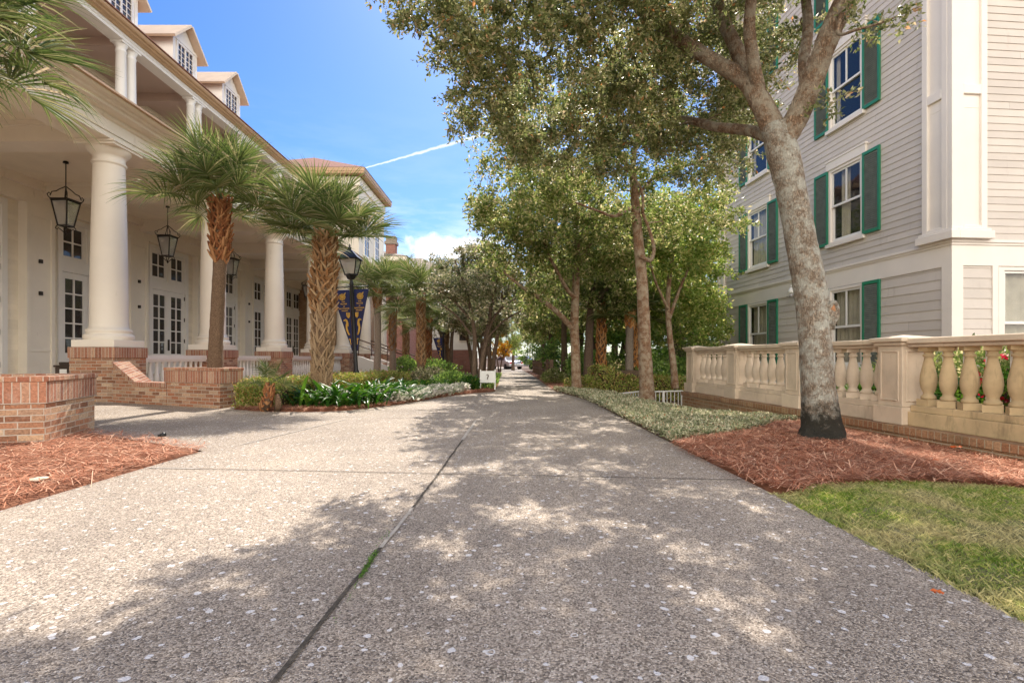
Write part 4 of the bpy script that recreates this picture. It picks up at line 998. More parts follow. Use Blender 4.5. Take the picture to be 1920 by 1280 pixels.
def flat(mb, pts, y, t=.004):
    """thin slab in the x-z plane facing the camera"""
    n = len(pts); vs = [(p[0], y, p[1]) for p in pts] + [(p[0], y + t, p[1]) for p in pts]
    mb.add(vs, [tuple(range(n)), tuple(range(n, 2 * n))[::-1]] + [(i, n + i, n + (i + 1) % n, (i + 1) % n) for i in range(n)])
def ribbon(mb, pts, w, y, t=.004):
    for i in range(len(pts) - 1):
        a, b = Vector(pts[i]), Vector(pts[i + 1]); d = (b - a); 
        if d.length < 1e-6: continue
        d.normalize(); s = Vector((-d.y, d.x)); wa = w[i] if hasattr(w, '__len__') else w; wb = w[i + 1] if hasattr(w, '__len__') else w
        flat(mb, [a - s * wa / 2 - d * .003, b - s * wb / 2 + d * .003, b + s * wb / 2 + d * .003, a + s * wa / 2 - d * .003], y, t)
def text_obj(txt, size, x, z, y, parent, mat='gold'):
    cu = bpy.data.curves.new('text', 'FONT'); cu.body = txt; cu.size = size; cu.align_x = 'CENTER'; cu.extrude = .0015; cu.offset = size * .025
    tmp = bpy.data.objects.new('text', cu); COL.objects.link(tmp)
    dg = bpy.context.evaluated_depsgraph_get(); me = bpy.data.meshes.new_from_object(tmp.evaluated_get(dg))
    bpy.data.objects.remove(tmp); bpy.data.curves.remove(cu)
    me.materials.clear(); me.materials.append(M[mat])
    o = link('lettering', me, parent); o.location = (x, y, z); o.rotation_euler = (math.pi / 2, 0, 0); return o
def banner(label, parent_lamp, s, z0, z1, w):
    """triangular pennant, wide at the top, tapering to a point next to the pole"""
    L = parent_lamp.location
    b = thing('banner', label, 'banner', tuple(L), 0, 'navy banners on the lamp posts'); b.rotation_euler = parent_lamp.rotation_euler
    H = z1 - z0; g = .05 * s
    mb = MB(); nx, nz = 6, 16; vs = []; fs = []
    for j in range(nz + 1):
        t = j / nz; z = z0 + H * t; ww = .012 + (w - .012) * t
        for i in range(nx + 1):
            u = i / nx; vs.append((g + s * ww * u, -.012 + .012 * math.sin(t * 5 + u * 2) * u, z))
    for j in range(nz):
        for i in range(nx): a = j * (nx + 1) + i; q = (a, a + 1, a + nx + 2, a + nx + 1); fs.append(q if s > 0 else q[::-1])
    mb.add(vs, fs, True); cl = mb.build('cloth', 'navy', b, True)
    so = cl.modifiers.new('thickness', 'SOLIDIFY'); so.thickness = .004
    yk = -.036
    def q_(u, t):   # point on the cloth: u across from the pole side, t up from the tip
        return (g + s * u * (.012 + (w - .012) * t), z0 + H * t)
    cx, cz = q_(.47, .885)
    e = MB()   # sun-like wheel
    ang = [2 * math.pi * k / 24 for k in range(25)]
    ribbon(e, [(cx + .068 * math.cos(a), cz + .068 * math.sin(a)) for a in ang], .018, yk)
    ribbon(e, [(cx + .040 * math.cos(a), cz + .040 * math.sin(a)) for a in ang], .016, yk - .001)
    for k in range(8):
        a = 2 * math.pi * k / 8; ribbon(e, [(cx + .02 * math.cos(a), cz + .02 * math.sin(a)), (cx + .08 * math.cos(a), cz + .08 * math.sin(a))], .010, yk - .002)
    flat(e, [(cx + .024 * math.cos(a), cz + .024 * math.sin(a)) for a in ang[:-1]], yk)
    flat(e, [(cx + .04, cz + .065), (cx + .075, cz + .05), (cx + .085, cz + .11)], yk)
    e.build('emblem', 'gold', b, True)
    for txt, sz, t in (('THE', .042, .797), ('VILLAGE', .042, .763), ('of', .042, .725), ('BAYTOWNE', .043, .688), ('WHARF', .043, .652)):
        x, z = q_(.47, t); text_obj(txt, sz, x, z, yk, b)
    q = MB(); ribbon(q, [q_(u, t) for u, t in ((.10, .625), (.12, .57), (.22, .545), (.34, .57), (.34, .63))], .022, yk); ribbon(q, [q_(.22, .63), q_(.22, .56)], .02, yk - .001)
    q.build('shell_print', 'gold', b, True)
    q = MB(); ribbon(q, [q_(u, t) for u, t in ((.78, .505), (.52, .515), (.42, .47), (.58, .43), (.66, .37), (.60, .31), (.44, .265), (.34, .285))], [.022, .05, .046, .036, .042, .038, .026, .014], yk)
    ribbon(q, [q_(.50, .51), q_(.36, .46), q_(.42, .41)], .022, yk - .001); q.build('figure_print', 'gold', b, True)
    q = MB(); ribbon(q, [q_(u, t) for u, t in ((.75, .195), (.4, .205), (.5, .16), (.45, .11))], [.026, .024, .02, .012], yk); q.build('curl_print', 'gold', b, True)
    return b
banner('navy pennant banner left of the near lamp post pole', lamp1, -1, .98, 2.46, .43)
banner('navy pennant banner right of the near lamp post pole', lamp1, 1, .98, 2.46, .36)
banner('small navy banner on the distant lamp post', lamp2, -1, .55, 1.95, .5)

# bin by the portico entrance
tb = thing('trash_bin', 'dark brown bin with white notice beside the portico pedestal', 'bin', (-8.9, 10.3, .03))
bevel(MB().box(-9.02, -8.66, 10.1, 10.46, .03, .66).box(-9.04, -8.64, 10.08, 10.48, .66, .70).box(-8.98, -8.70, 10.14, 10.42, .70, .76).build('bin_body', 'binbrown', tb), .012, 2)
MB().box(-8.92, -8.78, 10.092, 10.098, .42, .62).build('notice', 'paper', tb)
# white easel sign by the left trees
sg = thing('sandwich_board', 'white easel sign board standing at the left edge of the far path', 'sign', (-.62, 13.3, 0))
for (x, y) in ((-.82, 13.25), (-.44, 13.2), (-.82, 13.5), (-.44, 13.47)): MB().bar((x, y, .02), (x, 13.36, .53), .04, .028).build('leg', 'slatwhite', sg)
MB().add([(-.84, 13.26, .20), (-.42, 13.21, .20), (-.43, 13.32, .50), (-.83, 13.35, .50), (-.84, 13.28, .20), (-.42, 13.23, .20), (-.43, 13.34, .50), (-.83, 13.37, .50)], [(0, 1, 2, 3), (7, 6, 5, 4), (0, 4, 5, 1), (1, 5, 6, 2), (2, 6, 7, 3), (3, 7, 4, 0)]).build('board', 'slatwhite', sg)
em = MB(); ribbon(em, [(-.66, .40), (-.62, .41), (-.61, .37), (-.63, .34), (-.64, .29)], .02, 13.225); em.build('emblem', 'rust', sg)
# spotlight in the left mulch
sps = .7
sp = thing('landscape_spotlight', 'small black spotlight at the edge of the left drive', 'spotlight', (*G(303, 826)[:2], 0))
MB().bar((0, 0, 0), (0, 0, .07), .014, .014).tube([(-.05, .02, .075), (.05, -.03, .10)], [.026, .03], 12).tube([(.05, -.03, .1), (.065, -.037, .105)], [.036, .036], 12).build('lamp_body', 'black', sp, True)
MB().bar((-.12, 0, 0), (-.12, 0, .05), .02, .02).build('stake', 'black', sp, True); sp.scale = (.65, .65, .65)
# rocks in mulch
def rock(name, label, p, s):
    r = np.random.default_rng(int(abs(p.x * 1000))); import bmesh
    bm = bmesh.new(); bmesh.ops.create_icosphere(bm, subdivisions=2, radius=1)
    for v in bm.verts: v.co = Vector((v.co.x * s, v.co.y * s * .6, v.co.z * s * .25)) * (1 + r.normal() * .06)
    me = bpy.data.meshes.new(name); bm.to_mesh(me); bm.free(); me.materials.append(M['stone'])
    o = link(name, me); o.location = (p.x, p.y, .06); o.rotation_euler = (0, 0, 1); return tag(o, label, 'stone')
rock('stone', 'flat pale stone lying in the pine straw at lower left', G(72, 915), .055)

# cars at the far crossing
def car(label, x, y, paint, rot):
    t = thing('parked_car', label, 'car', (x, y, -.42), rot, 'cars parked at the far end of the path')
    prof = [(-2.1, .35), (-2.15, .6), (-2.0, .85), (-1.35, .95), (-.75, 1.42), (.7, 1.45), (1.35, 1.0), (2.0, .9), (2.15, .6), (2.1, .32)]
    mb = MB(); n = len(prof); w = .86
    vs = [(s * (w if z < 1.1 else w - .16), x_, z) for s in (-1, 1) for x_, z in prof]
    mb.add(vs, [tuple(range(n))[::-1], tuple(range(n, 2 * n))] + [(i, (i + 1) % n, n + (i + 1) % n, n + i) for i in range(n)])
    bevel(mb.build('body', paint, t, True), .06, 3)
    MB().add([(-.66, -1.28, 1.0), (.66, -1.28, 1.0), (.6, -.82, 1.38), (-.6, -.82, 1.38)], [(0, 1, 2, 3)]).build('rear_window', 'doorglass', t, True).location = (0, -.015, .012)
    for s in (-1, 1):
        MB().add([(s * .862, -.95, .98), (s * .862, 1.1, .98), (s * .712, .6, 1.38), (s * .712, -.7, 1.38)], [(0, 1, 2, 3)]).build('side_window', 'doorglass', t, True).location = (s * .004, 0, .01)
        MB().box(s * .5, s * .8, -2.17, -2.14, .66, .8).build('tail_light', 'petal_red', t, True)
        for yy in (-1.3, 1.35):
            MB().tube([(s * .70, yy, .32), (s * .90, yy, .32)], .32, 18).build('wheel', 'black', t, True)
    return t
M['silver'] = plain('silver_car_paint', (.55, .56, .60), .3, .05, 1, .4); M['lilac'] = plain('blue_grey_car_paint', (.25, .27, .36), .3, .05, 1, .4)
car('pale silver car at the far end, left of the path axis', -.55, 54, 'silver', .5)
car('blue grey car at the far end, middle of the path', 1.0, 56.5, 'lilac', 1.4)
car('white car at the far end, right side behind the fence', 3.6, 57, 'white', 1.5)
# rustic fence along the far right path edge
fe = thing('wooden_fence', 'weathered wooden post and rail fence along the far right of the path', 'fence', (1.3, 18, 0))
for i in range(8):
    y = 17.5 + i * 2.1; z = float(gz(np.array(1.35), np.array(y)))
    MB().box(1.29, 1.41, y - .06, y + .06, z - .1, z + .78).build('post', 'wood', fe)
for zz in (.35, .65):
    MB().bar((1.35, 17.3, zz), (1.35, 25, zz - .02), .05, .09).bar((1.35, 25, zz - .02), (1.35, 32.4, zz - .12), .05, .09).build('rail', 'wood', fe)
# ================================================================== TREES
def smooth_path(pts, n):
    """Catmull-Rom through the points, n steps per span"""
    pts = [Vector(p) for p in pts]; out = []
    for i in range(len(pts) - 1):
        p0 = pts[max(i - 1, 0)]; p1 = pts[i]; p2 = pts[i + 1]; p3 = pts[min(i + 2, len(pts) - 1)]
        for k in range(n):
            t = k / n
            out.append(.5 * ((2 * p1) + (p2 - p0) * t + (2 * p0 - 5 * p1 + 4 * p2 - p3) * t * t + (3 * p1 - p0 - 3 * p2 + p3) * t ** 3))
    out.append(pts[-1]); return out
def crown_points(r, blobs, ncl, shell=.55):
    """cluster centres spread through ellipsoids (cx,cy,cz,rx,ry,rz), by volume, thinned by a random field of gaps"""
    b = np.array([x[:6] for x in blobs], float); w = (b[:, 3] * b[:, 4] * b[:, 5]) ** .75
    w = w * np.array([x[6] if len(x) > 6 else 1 for x in blobs]); w /= w.sum()
    idx = r.choice(len(b), ncl, p=w); u = sphere_pts(r, ncl) * (r.uniform(shell ** 3, 1, ncl) ** (1 / 3))[:, None]
    lo = r.uniform(0, 1, ncl) < .3; u[lo] *= r.uniform(.3, 1, lo.sum())[:, None]
    return b[idx, :3] + u * b[idx, 3:6]
def grow(limbs, cl, r, twig=.013, droop=.0, taper=.55):
    """join every leaf cluster to the nearest wood by a bent branch"""
    mb = MB(); nodes = []; rad = []
    for pts, rr in limbs:
        for i, p in enumerate(pts):
            if i > len(pts) * .3: nodes.append(p); rad.append(rr[i])
    nodes = [np.array(n) for n in nodes]; arr = np.array(nodes); radl = list(rad); base = np.array(limbs[0][0][-1])
    d0 = np.array([np.min(np.linalg.norm(arr - c, axis=1)) for c in cl])
    for ci in np.argsort(d0):
        c = cl[ci]; dv = arr - c; dist = np.linalg.norm(dv, axis=1) + np.maximum(dv[:, 2], 0) * .4
        k = int(np.argmin(dist)); a = Vector(arr[k]); e = Vector(c); L = (e - a).length
        if L < .06: continue
        m = a.lerp(e, .5) + Vector((r.normal(), r.normal(), abs(r.normal()) * .8 - droop)) * L * .13
        n = 4 if L < 1 else 6; pts = smooth_path([a, m, e], n)
        r0 = min(radl[k] * taper, twig * (.8 + 1.1 * L)); rr = [r0 * (1 - .75 * i / (len(pts) - 1)) for i in range(len(pts))]
        mb.tube(pts, rr, 5, False)
        new = [np.array(p) for p in pts[1:]]; arr = np.concatenate([arr, new]); radl += rr[1:]
    return mb
def cluster_leaves(r, cl, per, rad, L, W, flat=.6):
    """leaf sprays: short twigs radiate from each cluster centre and carry the leaves"""
    n = len(cl); T = 7; td = sphere_pts(r, n * T) * np.array([1, 1, flat]); td[:, 2] += .1; td = td.reshape(n, T, 3)
    ci = np.repeat(np.arange(n), per); ti = r.integers(0, T, n * per); t = r.uniform(.1, 1, n * per) ** .8
    sz = r.uniform(.65, 1.2, n)[ci]
    d = td[ci, ti]; p = cl[ci] + d * (t * rad * sz)[:, None] + r.normal(size=(n * per, 3)) * rad * .09
    p[:, 2] -= (t ** 2) * rad * .22
    ax = unit(d) * .8 + r.normal(size=(n * per, 3)) * .75; ax[:, 2] -= .15
    s = r.uniform(.6, 1.25, n * per)
    return p, ax, L * s, W * s * r.uniform(.8, 1.2, n * per)
def tree(name, label, limbs, blobs, ncl, per, crad, L, W, leaf, bark, seed, cat='tree', group=None, loc=None, seg=14, jit=.04, twig=.013, shell=.5, limb_bark=None):
    r = np.random.default_rng(seed)
    base = Vector(loc if loc is not None else limbs[0][0][0]); base.z = float(limbs[0][0][0][2]) if loc is None else base.z
    t = thing(name, label, cat, tuple(base), 0, group)
    pl = []
    for pts, rr in limbs:
        n = 6; q = smooth_path(pts, n); f = [rr[min(int(i / n), len(rr) - 1)] + (rr[min(int(i / n) + 1, len(rr) - 1)] - rr[min(int(i / n), len(rr) - 1)]) * ((i % n) / n) for i in range(len(q))]
        pl.append((q, f))
    mb = MB(); mb.tube(*pl[0], seg, True, jit); trunk = mb.build('trunk', bark, t)
    if len(pl) > 1:
        mb = MB()
        for q, f in pl[1:]: mb.tube(q, f, max(8, seg - 4), True, jit)
        mb.build('limb', limb_bark or bark, t)
    cl = crown_points(r, blobs, ncl, shell)
    grow(pl, cl, r, twig).build('branches', limb_bark or bark, t)
    p, ax, l, w = cluster_leaves(r, cl, per, crad, L, W)
    me = leaves('crown', p - np.array(base), ax, l, w, leaf, r)
    link('crown', me, t)
    return t, trunk
V = Vector
def PB(px, py, Y, rx, ry, rz, w=1.0):
    p = P(px, py, Y); return (p.x, p.y, p.z, rx, ry, rz, w)

# ---- the leaning oak in the right foreground
Y1 = 5.35
tp = [P(1540, 836, 5.15), P(1541, 800, 5.2), P(1534, 730, 5.25), P(1528, 640, 5.3), P(1522, 560, 5.35), P(1505, 470, 5.4), P(1486, 370, 5.4), P(1468, 290, 5.4), P(1452, 235, 5.42)]
tr_ = [.265, .188, .158, .150, .160, .148, .142, .155, .130]
limbs = [(tp, tr_),
  ([P(1460, 275, 5.4), P(1490, 228, 5.35), P(1520, 160, 5.25), P(1545, 90, 5.15), P(1580, 10, 5.05), P(1640, -100, 4.9), P(1700, -220, 4.7)], [.12, .115, .108, .105, .10, .085, .06]),
  ([P(1452, 245, 5.42), P(1425, 190, 5.5), P(1395, 150, 5.6), P(1330, 110, 5.7), P(1260, 65, 5.75), P(1200, 15, 5.7), P(1120, -60, 5.5), P(1030, -120, 5.2)], [.12, .105, .088, .078, .068, .06, .05, .03]),
  ([P(1408, 165, 5.55), P(1385, 100, 5.7), P(1352, 30, 5.9), P(1330, -60, 6.0), P(1290, -190, 6.1)], [.08, .075, .068, .055, .035]),
  ([P(1425, 180, 5.5), P(1412, 110, 5.4), P(1405, 40, 5.25), P(1420, -60, 5.0), P(1450, -180, 4.7)], [.07, .062, .056, .05, .035]),
  ([P(1512, 175, 5.28), P(1508, 110, 5.45), P(1515, 40, 5.6), P(1500, -80, 5.8), P(1500, -200, 6.0)], [.065, .058, .052, .04, .03]),
  ([P(1455, 262, 5.42), P(1405, 245, 5.9), P(1340, 238, 6.4), P(1285, 225, 6.8), P(1220, 232, 7.2), P(1150, 228, 7.4), P(1050, 250, 7.6)], [.07, .062, .055, .048, .04, .03, .016]),
  ([P(1595, -20, 5.0), P(1570, 60, 4.9), P(1610, 55, 4.75), P(1660, 40, 4.7), P(1730, 10, 4.65)], [.03, .016, .012, .010, .005]),
]
blobs = [PB(860, 20, 5.2, .62, .8, .42, 1.1), PB(770, -30, 5.0, .42, .6, .26, .7), PB(905, 125, 5.5, .50, .8, .5, 1.5), PB(880, 190, 5.7, .26, .5, .3, 1.4), PB(950, 225, 6.0, .54, .8, .46, 1.4), PB(985, 40, 5.3, .9, 1.0, .6), PB(1010, 285, 6.8, .62, .9, .38),
  PB(960, -150, 5.0, 1.2, 1.2, .7, .6), PB(800, -190, 4.4, .9, 1.0, .5, .5), PB(1090, 130, 6.0, 1.0, 1.1, .75), PB(1140, 250, 7.0, 1.0, 1.0, .5), PB(1130, -40, 5.4, 1.2, 1.2, .8), PB(1250, 160, 6.6, 1.0, 1.1, .8),
  PB(1280, -20, 5.9, 1.1, 1.2, .9), PB(1360, 215, 7.2, .8, 1.0, .6), PB(1300, 290, 7.5, .9, .8, .35), PB(1400, 80, 6.8, .7, 1.0, .8), PB(1400, -160, 5.0, 1.5, 1.4, .8, .5), PB(1200, -260, 4.6, 1.8, 1.6, .7, .45),
  PB(1480, 60, 6.4, .4, .8, .6, .7), PB(1540, 190, 5.15, .09, .1, .08, 2.0), PB(1650, 45, 4.72, .36, .16, .09, 1.2), PB(1590, 30, 4.9, .22, .25, .14, 1.0), PB(1680, -190, 4.6, .8, .9, .5, .8), PB(700, 22, 4.9, .12, .2, .10, 1.3), PB(790, 120, 5.2, .06, .1, .1, 1.5),
  PB(1050, -420, 3.9, 1.6, 1.2, .5, .5), PB(1500, -400, 3.9, 1.6, 1.2, .6, .4)]
oak, oak_trunk = tree('oak_tree', 'large leaning oak with lichened trunk and dark base in the right foreground mulch', limbs, blobs, 700, 180, .28, .058, .025, 'leaf_oak', 'bark_oak', 21, seg=28, jit=.035, twig=.011, limb_bark='bark_limb')
# healed branch wound on the trunk
wp = P(1558, 588, 5.24)
mb = MB(); ring_ = []
for k in range(15):
    a = 2 * math.pi * k / 14; ring_.append(wp + V((.045 * math.cos(a) + .012 * math.sin(a), -.02, .115 * math.sin(a))))
mb.tube(ring_, [.026 + .006 * math.sin(3 * k) for k in range(15)], 8, False, .06); mb.tube([wp + V((-.03, .06, -.14)), wp + V((.0, .03, .0)), wp + V((-.02, .06, .12))], [.085, .095, .05], 14, True, .05); mb.build('branch_scar', 'bark_oak', oak)
MB().add([wp + V((.034 * math.cos(2 * math.pi * k / 14), -.03 - .022 * 0, .10 * math.sin(2 * math.pi * k / 14))) for k in range(14)] + [wp + V((.01, -.062, .0))], [(k, (k + 1) % 14, 14) for k in range(14)]).build('bare_wood', 'wound', oak)

# ---- slim tree beside the groundcover
Ya = 10.1
limbs = [([P(1211, 760, Ya), P(1213, 735, Ya), P(1210, 680, Ya), P(1207, 600, Ya), P(1203, 520, Ya), P(1196, 440, Ya), P(1190, 370, Ya), P(1186, 310, Ya)], [.20, .15, .132, .122, .108, .095, .082, .06]),
  ([P(1186, 330, Ya), P(1160, 285, 9.9), P(1130, 255, 9.7), P(1080, 235, 9.4)], [.05, .04, .03, .02]),
  ([P(1187, 320, Ya), P(1192, 270, 10.2), P(1205, 220, 10.3), P(1225, 150, 10.4)], [.05, .045, .035, .02]),
  ([P(1190, 375, Ya), P(1230, 330, 10.3), P(1290, 310, 10.4), P(1350, 300, 10.5)], [.04, .032, .026, .012]),
  ([P(1190, 385, Ya), P(1155, 405, 9.8), P(1120, 395, 9.6), P(1080, 380, 9.4)], [.04, .03, .024, .014]),
  ([P(1198, 478, 10.0), P(1219, 488, 9.9), P(1226, 465, 9.9), P(1217, 430, 9.95), P(1205, 400, 10.0)], [.04, .036, .034, .03, .028]),
  ([P(1205, 400, 10.0), P(1200, 350, 9.8), P(1150, 300, 9.5), P(1090, 270, 9.2)], [.03, .026, .02, .012])]
blobs = [PB(960, 300, 9.6, .75, .9, .5), PB(915, 385, 10.2, .45, .8, .5), PB(1000, 400, 10, .8, .9, .55), PB(1090, 330, 9.8, .9, 1, .6), PB(1200, 290, 10, 1.0, 1.1, .6), PB(1140, 430, 10.6, .8, .8, .45),
  PB(1300, 340, 10.4, .9, .9, .5), PB(1360, 410, 10.2, .42, .5, .28, .8), PB(1270, 430, 10.8, .7, .7, .4, .7), PB(1180, 190, 10, 1.3, 1.3, .8), PB(1010, 210, 9.5, .9, 1.0, .6), PB(1340, 230, 10.3, .8, .9, .6), PB(1250, 80, 10, 1.2, 1.2, .6)]
tree('slim_tree', 'tall slim brown trunked tree standing in the pale groundcover by the white railing', limbs, blobs, 400, 125, .38, .080, .036, 'leaf_mid', 'bark_mid', 22, seg=18, twig=.012)

# ---- path side tree in front of the wood
Yb = 12.6
limbs = [([P(1081, 742, Yb), P(1081, 720, Yb), P(1079, 660, Yb), P(1077, 600, Yb), P(1080, 530, Yb), P(1082, 460, Yb), P(1080, 380, Yb)], [.17, .125, .112, .105, .09, .075, .05]),
  ([P(1073, 615, Yb), P(1045, 585, 12.2), P(1010, 558, 11.9), P(975, 535, 11.6), P(945, 510, 11.4)], [.075, .062, .05, .036, .02]),
  ([P(1079, 560, Yb), P(1062, 540, 12.3), P(1040, 500, 12.1), P(1025, 470, 12.0), P(1015, 430, 11.9)], [.06, .05, .042, .034, .02]),
  ([P(1082, 500, Yb), P(1105, 460, 12.8), P(1120, 410, 13), P(1130, 360, 13)], [.05, .04, .03, .02])]
blobs = [PB(960, 480, 12, .8, 1.0, .55), PB(930, 420, 11.6, .6, .9, .5), PB(1010, 430, 12, 1.0, 1.1, .6), PB(1060, 490, 12.6, .8, .9, .55), PB(1100, 400, 12.6, 1.2, 1.2, .7), PB(1140, 480, 13, .9, 1.0, .6), PB(1000, 560, 12.3, .6, .8, .35, .7), PB(1050, 350, 12.5, 1.2, 1.2, .7), PB(1180, 420, 13, 1, 1, .8)]
tree('path_tree', 'grey brown tree with a long low limb reaching left over the path', limbs, blobs, 310, 115, .44, .10, .046, 'leaf_mid', 'bark_mid', 23, seg=16, twig=.013)

# ---- generic far trees: a few models, each copied
def far_model(name, label, seed, h, cr, leaf, bark, ncl, per, L, multi=1, cat='tree', group=None, low=.35):
    r = np.random.default_rng(seed); limbs = []
    random.seed(seed)
    for m in range(multi):
        a = r.uniform(0, 6.28); sp = (.0 if multi == 1 else .16)
        pts = [V((sp * .4 * math.cos(a), sp * .4 * math.sin(a), -.15)), V((sp * math.cos(a), sp * math.sin(a), h * .15)), V((sp * 2.2 * math.cos(a) + r.normal() * .08, sp * 2.2 * math.sin(a) + r.normal() * .08, h * .36)), V((sp * 4.5 * math.cos(a) + r.normal() * .15, sp * 4.5 * math.sin(a) + r.normal() * .15, h * .6)), V((sp * 5 * math.cos(a) + r.normal() * .2, sp * 5 * math.sin(a), h * .82))]
        b = h * .024 / (1 if multi == 1 else 1.5); limbs.append((pts, [b * 1.35, b, b * .85, b * .6, b * .3]))
        for k in range(3 if multi == 1 else 2):
            aa = a + r.uniform(-1.2, 1.2) if multi > 1 else r.uniform(0, 6.28); z = h * r.uniform(.3, .5); o = pts[1].lerp(pts[3], (z / h - .15) / .45)
            limbs.append(([o, o + V((math.cos(aa) * cr * .3, math.sin(aa) * cr * .3, h * .12)), o + V((math.cos(aa) * cr * .65, math.sin(aa) * cr * .65, h * .2))], [b * .55, b * .4, b * .2]))
    blobs = []
    for k in range(9):
        a = 2.4 * k + r.uniform(-.4, .4); q = r.uniform(.25, .75) * cr; z = h * r.uniform(low + .12, .88)
        blobs.append((q * math.cos(a), q * math.sin(a), z, cr * r.uniform(.35, .5), cr * r.uniform(.35, .5), h * r.uniform(.09, .14)))
    blobs.append((0, 0, h * .9, cr * .5, cr * .5, h * .1))
    t, _ = tree(name, label, limbs, blobs, ncl, per, cr * .2, L, L * .5, leaf, bark, seed, cat, group, loc=(0, 0, 0), seg=10, twig=.012)
    return t
def place(t, x, y, rz, s, label=None, first=False, sz=None):
    o = t if first else copy_tree(t)
    o.location = (x, y, float(gz(np.array(x), np.array(y)))); o.rotation_euler = (0, 0, rz); o.scale = (s, s, sz or s)
    if label: o['label'] = label
    return o
g1 = 'trees along the left of the far path'
a = far_model('multi_stem_tree', 'dark forked small tree beside the white sandwich board', 31, 5.0, 1.9, 'leaf_far', 'bark_far', 170, 105, .10, 3, group=g1, low=.2)
place(a, -.95, 13.6, .6, .80, first=True)
place(a, -.75, 17.0, 2.2, .92, 'slender forked tree just behind the one by the sandwich board')
place(a, -1.55, 21.5, 4.0, .95, 'small dull green tree left of the forked trees in front of the gatehouse')
place(a, -1.5, 25.5, 1.2, 1.12, 'small tree beside the gatehouse left of the path')
place(a, -1.9, 33, 5.1, 1.2, 'far small tree past the gatehouse on the left path edge')
place(a, -3.5, 28, 3.3, 1.28, 'full dull crowned tree above the gatehouse roof')
g2 = 'trees lining the right of the far path'
b = far_model('roadside_tree', 'dark stemmed tree behind the grey brown tree with the long limb', 32, 6.6, 2.3, 'leaf_mid', 'bark_far', 170, 110, .12, 1, group=g2, low=.28)
place(b, 2.3, 15.4, .3, .85, first=True)
place(b, 2.0, 19.5, 2.0, .8, 'second dark stemmed tree along the wooden fence')
place(b, 1.9, 24.5, 3.4, .85, 'third dark stemmed tree along the wooden fence')
place(b, 1.9, 31, 5.0, .9, 'tree at the far end of the wooden fence')
place(b, 2.4, 40, 1.4, 1.0, 'far tree overhanging the path end on the right')
c = far_model('bright_tree', 'bright lime green tree behind the slim brown trunk', 33, 7.0, 2.6, 'leaf_lime', 'bark_far', 180, 110, .12, 1, group='trees of the wood behind the railing', low=.2)
place(c, 4.6, 17.5, .2, 1.0, first=True)
place(c, 6.6, 20.5, 2.2, 1.05, 'bright green tree seen just left of the clapboard house corner')
place(c, 3.4, 26, 4.2, 1.15, 'lime green tree deep in the wood right of the path')
place(c, 9.5, 27, 1.0, 1.3, 'bright green tree far behind the clapboard house corner')
place(c, 6.2, 31, 3.0, 1.25, 'pale green tree at the back of the wood')
place(c, .1, 47, 3.6, .8, 'lime green tree closing the view above the path end')
d = far_model('shade_tree', 'dark green tree filling the wood between the palm trunks', 34, 6.2, 2.5, 'leaf_dark', 'bark_far', 170, 110, .13, 1, group='dark trees of the wood', low=.05)
place(d, 3.6, 21.5, .9, .95, first=True)
place(d, 7.9, 24.0, 2.9, 1.1, 'dark green tree low behind the balustrade end')
place(d, 5.2, 24.5, 4.4, 1.0, 'dark green tree behind the orange palm trunk')
place(d, 2.8, 35, 5.5, 1.2, 'dark green tree at the far right of the path')
place(d, 10.5, 33, 1.5, 1.5, 'dark tree deepest in the wood by the house')
e = far_model('autumn_tree', 'small orange leaved tree at the end of the path', 35, 3.6, 1.3, 'leaf_autumn', 'bark_far', 70, 80, .11, 2, low=.2)
place(e, -.95, 39, .5, .9, first=True)
# leaning thin tree by the balustrade end
limbs = [([P(1266, 728, 13.2), P(1262, 680, 13.2), P(1256, 630, 13.3), P(1252, 570, 13.4), P(1258, 500, 13.5), P(1270, 430, 13.6)], [.10, .085, .075, .065, .05, .03]),
         ([P(1254, 600, 13.3), P(1275, 540, 13.6), P(1300, 480, 13.8), P(1310, 430, 14)], [.05, .04, .03, .015]), ([P(1253, 580, 13.3), P(1230, 530, 13.2), P(1215, 480, 13.2)], [.04, .03, .015])]
blobs = [PB(1260, 500, 13.5, .9, .9, .6), PB(1310, 470, 13.8, .7, .8, .5), PB(1300, 560, 14.2, .7, .8, .5), PB(1230, 420, 13.6, 1, 1, .7), PB(1320, 400, 14, .7, .8, .6), PB(1340, 620, 15, .5, .8, .7)]
tree('leaning_tree', 'thin leaning tree with a bare curved stem just left of the balustrade end', limbs, blobs, 190, 110, .45, .10, .048, 'leaf_lime', 'bark_mid', 24, seg=12)

